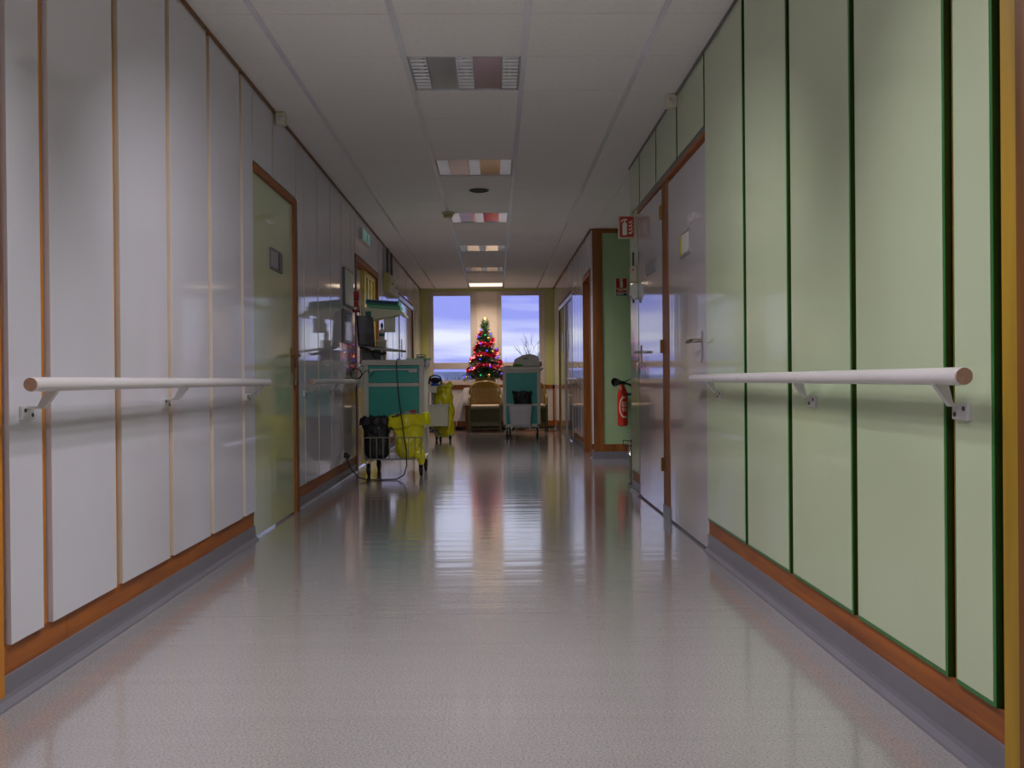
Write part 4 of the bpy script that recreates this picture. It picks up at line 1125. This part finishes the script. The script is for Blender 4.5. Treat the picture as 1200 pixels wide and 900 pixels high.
obj('mount_lead', MB().cyl((-0.09, -0.012, 0.53), (-0.09, -0.012, 0.69), 0.005, seg=6), M['black'], T2)
bag('yellow_waste_bag', 'tall yellow waste bag hanging on the cream trolley', (-0.735, 14.60, 0.05), 0.30, 0.22, 0.74, 31, M['yellow_bag'], prof=((0, .75), (.08, 1.0), (.4, 1.0), (.75, .92), (1, .75)), crumple=0.022, rimw=0.025)
dm = thing('dome_device', 'black device under a clear dome on the cream trolley', 'device', (-0.885, 14.3, 0.787))
obj('device_body', MB().ball((0.05, 0, 0.075), 0.075, 14, 8, (1, .8, .55)), M['black'], dm, smooth=True)
obj('device_base', MB().lathe([(0.06, 0.0), (0.065, 0.02), (0.04, 0.04)], c=(0.05, 0, 0), seg=18), M['blue'], dm, smooth=True)
obj('clear_dome', MB().lathe([(0.095, 0.02), (0.098, 0.07), (0.08, 0.125), (0.04, 0.15), (0.01, 0.155)], c=(0.05, 0, 0), seg=22), M['clear'], dm, smooth=True)
wp = thing('white_cloth', 'small white wipe lying on the cream trolley tray', 'cloth', (-0.80, 14.22, 0.788))
obj('cloth_fold', MB().sheet(lambda u, v: (-0.02 + 0.13 * u, -0.02 + 0.10 * v, 0.015 + 0.018 * math.sin(7 * u + 3 * v) * (1 - v * 0.4)), 10, 7), M['paper'], wp, smooth=True, solid=0.003)
bt = thing('white_bottle', 'tiny white bottle standing in the cream trolley bin', 'bottle', (-0.765, 14.24, 0.236))
obj('bottle_body', MB().lathe([(0.022, 0), (0.022, 0.27), (0.012, 0.30), (0.011, 0.335)], seg=14), M['paper'], bt, smooth=True)
obj('bottle_cap', MB().lathe([(0.013, 0.33), (0.013, 0.35)], seg=12), M['cart_cream'], bt, smooth=True)

# ------------------------------------------------------------------ far trolley at the windows
T3 = thing('supply_trolley', 'grey framed teal trolley in front of the right end window', 'trolley', (0.40, 15.2, 0.0))
a0, a1, dd = -0.275, 0.265, 0.80
for x in (a0, a1 - 0.04):
    for y in (0.0, dd - 0.04):
        obj('upright', MB().box(x, x + 0.04, y, y + 0.04, 0.16, 1.0), M['cart_frame'], T3, bev=0.004)
obj('top_tray', MB().box(a0 - 0.012, a1 + 0.012, -0.012, dd + 0.012, 1.0, 1.055), M['cart_frame'], T3, bev=0.008)
obj('front_panel', MB().box(a0 + 0.04, a1 - 0.04, 0.006, 0.02, 0.505, 0.965), M['teal'], T3, label='teal upper front panel')
obj('front_panel', MB().box(a0 + 0.04, a1 - 0.04, 0.006, 0.02, 0.20, 0.47), M['teal'], T3, label='teal lower front panel')
obj('cross_rail', MB().box(a0 + 0.04, a1 - 0.04, 0.0, 0.03, 0.47, 0.505), M['cart_frame'], T3)
obj('cross_rail', MB().box(a0 + 0.04, a1 - 0.04, 0.0, 0.03, 0.965, 1.0), M['cart_frame'], T3)
obj('base_shelf', MB().box(a0, a1, 0.0, dd, 0.16, 0.20), M['cart_frame'], T3, bev=0.003)
obj('side_panel', MB().box(a1 - 0.004, a1 + 0.012, 0.05, dd - 0.05, 0.22, 0.99), M['cart_cream'], T3, bev=0.002)
obj('side_panel', MB().box(a0 - 0.004, a0 + 0.01, 0.05, dd - 0.05, 0.22, 0.99), M['cart_cream'], T3, bev=0.002)
obj('back_panel', MB().box(a0 + 0.04, a1 - 0.04, dd - 0.02, dd - 0.006, 0.2, 0.99), M['teal'], T3)
obj('push_handle', MB().tube([(a1 + 0.01, 0.06, 0.99), (a1 + 0.05, 0.06, 1.03), (a1 + 0.05, dd - 0.06, 1.03), (a1 + 0.01, dd - 0.06, 0.99)], 0.010, 8), M['chrome'], T3, smooth=True)
for x, y in ((a0 + 0.05, 0.04), (a1 - 0.04, 0.04), (a0 + 0.10, dd - 0.05), (a1 - 0.02, dd - 0.05)):
    caster(T3, x, y, 0.062, 0, 0.165)
bn = thing('waste_bin', 'grey tapered waste bin hung on the far trolley front', 'bin', (0.372, 15.09, 0.16))
def binf(u, v, ins=0.0):
    a = 2 * math.pi * u
    k = 0.80 + 0.20 * v
    ca, sa = math.cos(a), math.sin(a)
    return (math.copysign(abs(ca) ** 0.3, ca) * (0.178 - ins) * k, math.copysign(abs(sa) ** 0.3, sa) * (0.095 - ins), 0.34 * v)
mb = MB().sheet(lambda u, v: binf(u, v), 32, 6, True)
mb.add([binf(i / 32, 0) for i in range(32)], [tuple(range(32))])
obj('bin_body', mb, M['bin_grey'], bn, smooth=True, solid=0.004)
obj('bin_rim', MB().sheet(lambda u, v: tuple(a * (1.0 + 0.05 * v) if i < 2 else a - 0.012 * v for i, a in enumerate(binf(u, 1.0))), 32, 3, True), M['bin_grey'], bn, solid=0.003)
obj('bin_rib', MB().box(-0.15, 0.15, -0.1005, -0.094, 0.165, 0.172), M['bin_grey'], bn)
for x in (-0.135, 0.135):
    obj('bin_foot', MB().box(x - 0.012, x + 0.012, -0.09, -0.06, -0.02, 0.02), M['bin_grey'], bn)
bag('black_bin_bag', 'black bag rising out of the grey bin on the far trolley', (0.405, 15.09, 0.40), 0.27, 0.15, 0.265, 14, M['black_bag'], prof=((0, .8), (.2, .9), (.6, .98), (1, .92)), crumple=0.016, rimw=0.02)
dv = thing('monitor_device', 'rounded grey portable device on top of the far trolley', 'device', (0.48, 15.45, 1.055))
obj('device_housing', MB().prism([(-0.185, 0.0), (0.19, 0.0), (0.20, 0.03), (0.165, 0.15), (0.12, 0.175), (0.03, 0.19), (-0.06, 0.175), (-0.13, 0.14), (-0.18, 0.115), (-0.195, 0.07)], 'y', -0.15, 0.13), M['device'], dv, bev=0.018, smooth=True)
obj('device_lid', MB().prism([(-0.12, 0.125), (0.0, 0.166), (0.05, 0.17), (0.05, 0.182), (0.0, 0.182), (-0.125, 0.138)], 'y', -0.165, 0.10), M['white_metal'], dv, bev=0.004)
obj('device_side', MB().box(0.165, 0.225, -0.12, 0.08, 0.0, 0.075), M['grey_label'], dv, bev=0.01)
obj('device_grip', MB().box(-0.06, 0.02, -0.168, -0.152, 0.115, 0.128), M['dark_grey'], dv, bev=0.004)
gp = thing('green_pad', 'green sponge pad at the left of the grey device', 'pad', (0.335, 15.24, 1.055), 0.15)
obj('pad', MB().prism([(-0.075, 0.0), (0.075, 0.0), (0.08, 0.02), (0.05, 0.038), (-0.06, 0.045)], 'y', -0.03, 0.04), M['green_pad'], gp, bev=0.006)
st = thing('paper_stack', 'flat beige stack of papers on the far trolley left corner', 'paper', (0.20, 15.28, 1.055))
obj('stack', MB().box(-0.055, 0.055, -0.08, 0.08, 0, 0.018), M['beige'], st, bev=0.002)

# ------------------------------------------------------------------ rattan armchairs
CH = thing('rattan_armchair', 'golden rattan armchair with pale cushion facing the corridor', 'chair', (-0.170, 16.85, 0.0), 0, 'rattan armchairs by the window')
cw, cd = 0.265, 0.46
hoop = []
for k in range(25):
    a = math.pi * k / 24
    hoop.append((-math.cos(a) * (cw - 0.01), 0.40 + 0.03 * math.sin(a), 0.60 + 0.235 * max(0.0, math.sin(a)) ** 0.55))
hoop = [(-cw + 0.005, 0.02, 0.44), (-cw + 0.004, 0.06, 0.56), (-cw + 0.008, 0.22, 0.60)] + hoop + [(cw - 0.008, 0.22, 0.60), (cw - 0.004, 0.06, 0.56), (cw - 0.005, 0.02, 0.44)]
obj('hoop_frame', MB().tube(hoop, 0.017, 10), M['cane'], CH, smooth=True)
def backpt(u, z):
    x = -0.235 + 0.47 * u
    return (x, 0.41 + 0.03 * math.sin(math.pi * u) - 0.02 * (z - 0.45), z)
def ztop(u):
    s = max(0.02, 1 - (2 * u - 1) ** 2) ** 0.5
    return 0.60 + 0.225 * s ** 0.55
wv = MB()
for i in range(25):
    u = i / 24
    zt_ = ztop(u)
    wv.tube([backpt(u, 0.44 + (zt_ - 0.44) * q / 4) for q in range(5)], 0.0045, 5)
for j in range(22):
    z = 0.45 + 0.0172 * j
    pts = []
    for i in range(25):
        u = i / 24
        if z <= ztop(u) - 0.004:
            p = backpt(u, z)
            pts.append((p[0], p[1] + (0.006 if (i + j) % 2 else -0.006), p[2]))
    if len(pts) > 2:
        wv.tube(pts, 0.006, 5)
obj('woven_back', wv, M['cane'], CH, kind='stuff', smooth=True)
for s in (-1, 1):
    aw = MB()
    for i in range(12):
        y = 0.03 + 0.033 * i
        aw.cyl((s * (cw - 0.012), y, 0.40), (s * (cw - 0.012), y, 0.58 if i > 2 else 0.50 + 0.03 * i), 0.006, seg=5)
    for z in (0.43, 0.46, 0.49, 0.52, 0.55):
        aw.cyl((s * (cw - 0.012), 0.03, z), (s * (cw - 0.012), 0.40, z), 0.006, seg=5)
    obj('woven_arm', aw, M['cane'], CH, kind='stuff')
obj('seat_rail', MB().tube([(-cw + 0.01, 0.0, 0.395), (cw - 0.01, 0.0, 0.395)], 0.020, 10), M['cane_shaded'], CH, smooth=True)
obj('seat', MB().box(-cw + 0.02, cw - 0.02, 0.01, 0.42, 0.375, 0.405), M['cane'], CH, bev=0.01)
obj('cushion', MB().box(-cw + 0.03, cw - 0.03, -0.01, 0.39, 0.408, 0.448), M['cushion'], CH, bev=0.018, smooth=True)
for x in (-cw + 0.012, cw - 0.012):
    obj('leg', MB().cyl((x, 0.0, 0.0), (x, 0.0, 0.44), 0.022, seg=12), M['cane_shaded'], CH, smooth=True)
    obj('leg', MB().cyl((x, 0.42, 0.0), (x, 0.42, 0.60), 0.018, seg=12), M['cane_shaded'], CH, smooth=True)
ap = MB()
for k in range(19):
    x = -0.225 + 0.025 * k
    ap.cyl((x, 0.012, 0.17), (x + 0.0, 0.012, 0.385), 0.005, seg=5)
for j in range(9):
    z = 0.18 + 0.024 * j
    ap.cyl((-0.235, 0.006, z), (0.235, 0.006, z), 0.005, seg=5)
obj('woven_apron', ap, M['cane_shaded'], CH, kind='stuff')
obj('apron_shade_sheet', MB().box(-0.24, 0.24, 0.03, 0.04, 0.10, 0.375), M['cane_shaded'], CH)  # added dark sheet standing in for the shade under the seat
obj('foot_rail', MB().cyl((-cw + 0.01, 0.0, 0.06), (cw - 0.01, 0.0, 0.06), 0.012, seg=8), M['cane_shaded'], CH)
c2 = dup(CH, (0.60, 16.95, 0.0), 0)
c2['label'] = 'second rattan armchair mostly hidden behind the far trolley'

# ------------------------------------------------------------------ table, cloth, tree
TB = thing('side_table', 'table under a white cloth carrying the Christmas tree', 'table', (-0.13, 17.68, 0.0))
obj('table_top', MB().box(-0.40, 0.44, -0.30, 0.34, 0.70, 0.722), M['wood_h'], TB, bev=0.004)
for x in (-0.36, 0.40):
    for y in (-0.26, 0.30):
        obj('leg', MB().box(x - 0.02, x + 0.02, y - 0.02, y + 0.02, 0.0, 0.70), M['wood'], TB, bev=0.003)
cl = MB()
def clothf(u, v):
    # square cloth laid corner-down: overhang drapes on every side
    x = -0.66 + 1.32 * u; y = -0.52 + 0.90 * v
    ox = max(0, abs(x) - 0.42); oy = max(0, -y - 0.31)
    z = 0.726
    drop = 0.0
    if ox > 0: drop = ox * 1.6
    if oy > 0: drop = max(drop, oy * 1.4)
    fold = 0.014 * math.sin(11 * y + 5 * x) * min(1, drop * 6)
    xx = math.copysign(min(abs(x), 0.42 + 0.06 * min(1, ox * 6) + ox * 0.25), x) + fold
    yy = max(y, -0.31 - 0.05 * min(1, oy * 6)) + fold
    if ox > 0 and oy > 0: drop += 0.25 * min(1, ox * oy * 60)
    return (xx + 0.02, yy, z - drop)
cl.sheet(clothf, 40, 30)
tag(obj('tablecloth', cl, M['cloth'], smooth=True, solid=0.002), 'white cloth draped over the table under the Christmas tree', 'tablecloth').location = (-0.13, 17.68, 0.0)
TX, TY = -0.165, 17.62
bs = thing('wicker_basket', 'wicker basket holding the foot of the Christmas tree', 'basket', (TX, TY, 0.729))
bw = MB().lathe([(0.13, 0.0), (0.15, 0.03), (0.185, 0.16), (0.18, 0.165), (0.14, 0.04), (0.02, 0.03)], seg=28)
obj('basket_body', bw, M['wicker'], bs, smooth=True)
for z, r in ((0.165, 0.185), (0.10, 0.168), (0.04, 0.152)):
    obj('basket_band', MB().tube([(r * math.cos(2 * math.pi * k / 28), r * math.sin(2 * math.pi * k / 28), z) for k in range(28)], 0.009, 6, True), M['wicker'], bs, smooth=True)
XT = thing('christmas_tree', 'small decorated Christmas tree on the white table between the windows', 'Christmas tree', (TX, TY, 0.77))
tz0, tz1 = 0.12, 1.10
def trad(z):
    f = (z - tz0) / (tz1 - tz0)
    return 0.335 * (1 - f) ** 0.9 + 0.018
obj('trunk', MB().cyl((0, 0, 0.0), (0, 0, 1.08), 0.018, 0.006, seg=8), M['bark'], XT)
rnd = random.Random(4)
br, nd = MB(), MB()
for k in range(330):
    f = (k + rnd.random()) / 330
    f = 1 - (1 - f) ** 0.62 if False else f ** 1.35
    z = tz0 + (tz1 - tz0) * f * 0.97
    a = k * 2.39996 + rnd.uniform(-.2, .2)
    R_ = trad(z) * rnd.uniform(0.74, 1.16)
    d = Vector((math.cos(a), math.sin(a), 0))
    sl = rnd.uniform(-0.42, -0.05) if z < 0.9 else rnd.uniform(0.1, 1.2)
    pts = [Vector((0, 0, z + 0.03)) + d * (R_ * q) + Vector((0, 0, sl * R_ * q * q + 0.10 * R_ * q)) for q in (0, .35, .7, 1.0)]
    br.tube(pts, 0.003, 4)
    m_ = int(14 + 95 * R_)
    for q in range(m_):
        g = (0.10 + 0.90 * q / m_) * 3
        i_ = min(2, int(g)); g -= i_
        p = pts[i_].lerp(pts[i_ + 1], min(1, g))
        s_ = Vector((rnd.uniform(-1, 1), rnd.uniform(-1, 1), rnd.uniform(-0.8, 0.9))).normalized()
        e = p + (d * 0.5 + s_).normalized() * rnd.uniform(0.03, 0.058)
        w_ = d.cross(s_).normalized() * 0.005
        nd.add([p - w_, p + w_, e], [(0, 1, 2)])
obj('branches', br, M['bark'], XT, kind='stuff')
obj('needles', nd, M['needle'], XT, kind='stuff')
# garland: red tinsel wound round the tree
gl_ = MB()
path = []
turns = 3.7
N = 250
for k in range(N):
    f = k / (N - 1)
    z = 0.20 + 0.72 * f
    a = -0.6 + 2 * math.pi * turns * f
    r = trad(z) * 1.02
    path.append(Vector((r * math.cos(a), r * math.sin(a), z - 0.05 + 0.035 * math.sin(3.1 * a))))
for p in path:
    for q in range(14):
        s = Vector((rnd.uniform(-1, 1), rnd.uniform(-1, 1), rnd.uniform(-1, 1))).normalized()
        w_ = s.orthogonal().normalized() * 0.009
        e = p + s * rnd.uniform(0.034, 0.056)
        gl_.add([p - w_, p + w_, e + w_ * 0.6, e - w_ * 0.6], [(0, 1, 2, 3)])
gl_.tube([tuple(p) for p in path], 0.008, 5)
g_ = tag(obj('tinsel_garland', gl_, M['tinsel']), 'red tinsel garland wound around the Christmas tree', 'garland')
g_.location = (TX, TY, 0.77)
# fairy lights: one string, each bulb a part
FS = thing('fairy_lights', 'string of coloured fairy lights on the Christmas tree', 'string lights', (TX, TY, 0.77))
sp_ = []
for k in range(36):
    f = k / 35
    z = 0.14 + 0.86 * f
    a = 1.1 + 2 * math.pi * 6.3 * f
    r = trad(z) * 1.06 + 0.012
    sp_.append((r * math.cos(a), r * math.sin(a), z - 0.04))
wire_pts = []
for k in range(200):
    f = k / 199
    z = 0.14 + 0.86 * f
    a = 1.1 + 2 * math.pi * 6.3 * f
    r = trad(z) * 1.0
    wire_pts.append((r * math.cos(a), r * math.sin(a), z - 0.045))
obj('wire', MB().tube(wire_pts, 0.002, 4), M['needle'], FS)
cols = ['led_blue', 'led_violet', 'led_blue', 'led_green', 'led_blue', 'led_red', 'led_blue']
bulb = {}
for k, p in enumerate(sp_):
    c = cols[k % 7]
    if c not in bulb:
        bulb[c] = obj('bulb', MB().ball((0, 0, 0), 0.012, 8, 6), M[c], FS, smooth=True, label='glowing %s bulb' % c[4:])
        bulb[c].location = p
    else:
        o = bulb[c].copy(); COL.objects.link(o); o.location = p
# baubles hung on the front of the tree
for k, (x, z, lab) in enumerate(((-0.33, 0.15, 'gold bauble hanging lowest on the left of the tree'), (0.065, 0.185, 'gold bauble low on the right front of the tree'),
                                 (-0.26, 0.415, 'gold bauble at mid height on the left of the tree'), (-0.07, 0.515, 'pale gold bauble on the front centre of the tree'),
                                 (0.30, 0.37, 'gold bauble on the right edge of the tree'), (0.135, 0.585, 'gold bauble right of the centre of the tree'),
                                 (0.06, 0.82, 'gold bauble high on the right of the tree'))):
    r = trad(z)
    y = -math.sqrt(max(0.0, (r + 0.015) ** 2 - x * x)) if abs(x) < r else -0.02
    b_ = thing('gold_bauble', lab, 'bauble', (TX + x, TY + y - 0.012, 0.77 + z - 0.02), 0, 'gold baubles on the Christmas tree')
    obj('ball', MB().ball((0, 0, 0), 0.026, 14, 10), M['gold'], b_, smooth=True)
    obj('bauble_cap', MB().cyl((0, 0, 0.024), (0, 0, 0.036), 0.008, seg=8), M['brass'], b_)
tpz = thing('tree_topper', 'gold finial on the tip of the Christmas tree', 'ornament', (TX, TY, 0.77 + 1.075))
obj('finial', MB().lathe([(0.012, 0.0), (0.022, 0.02), (0.012, 0.045), (0.018, 0.06), (0.004, 0.10)], seg=16), M['topper'], tpz, smooth=True)
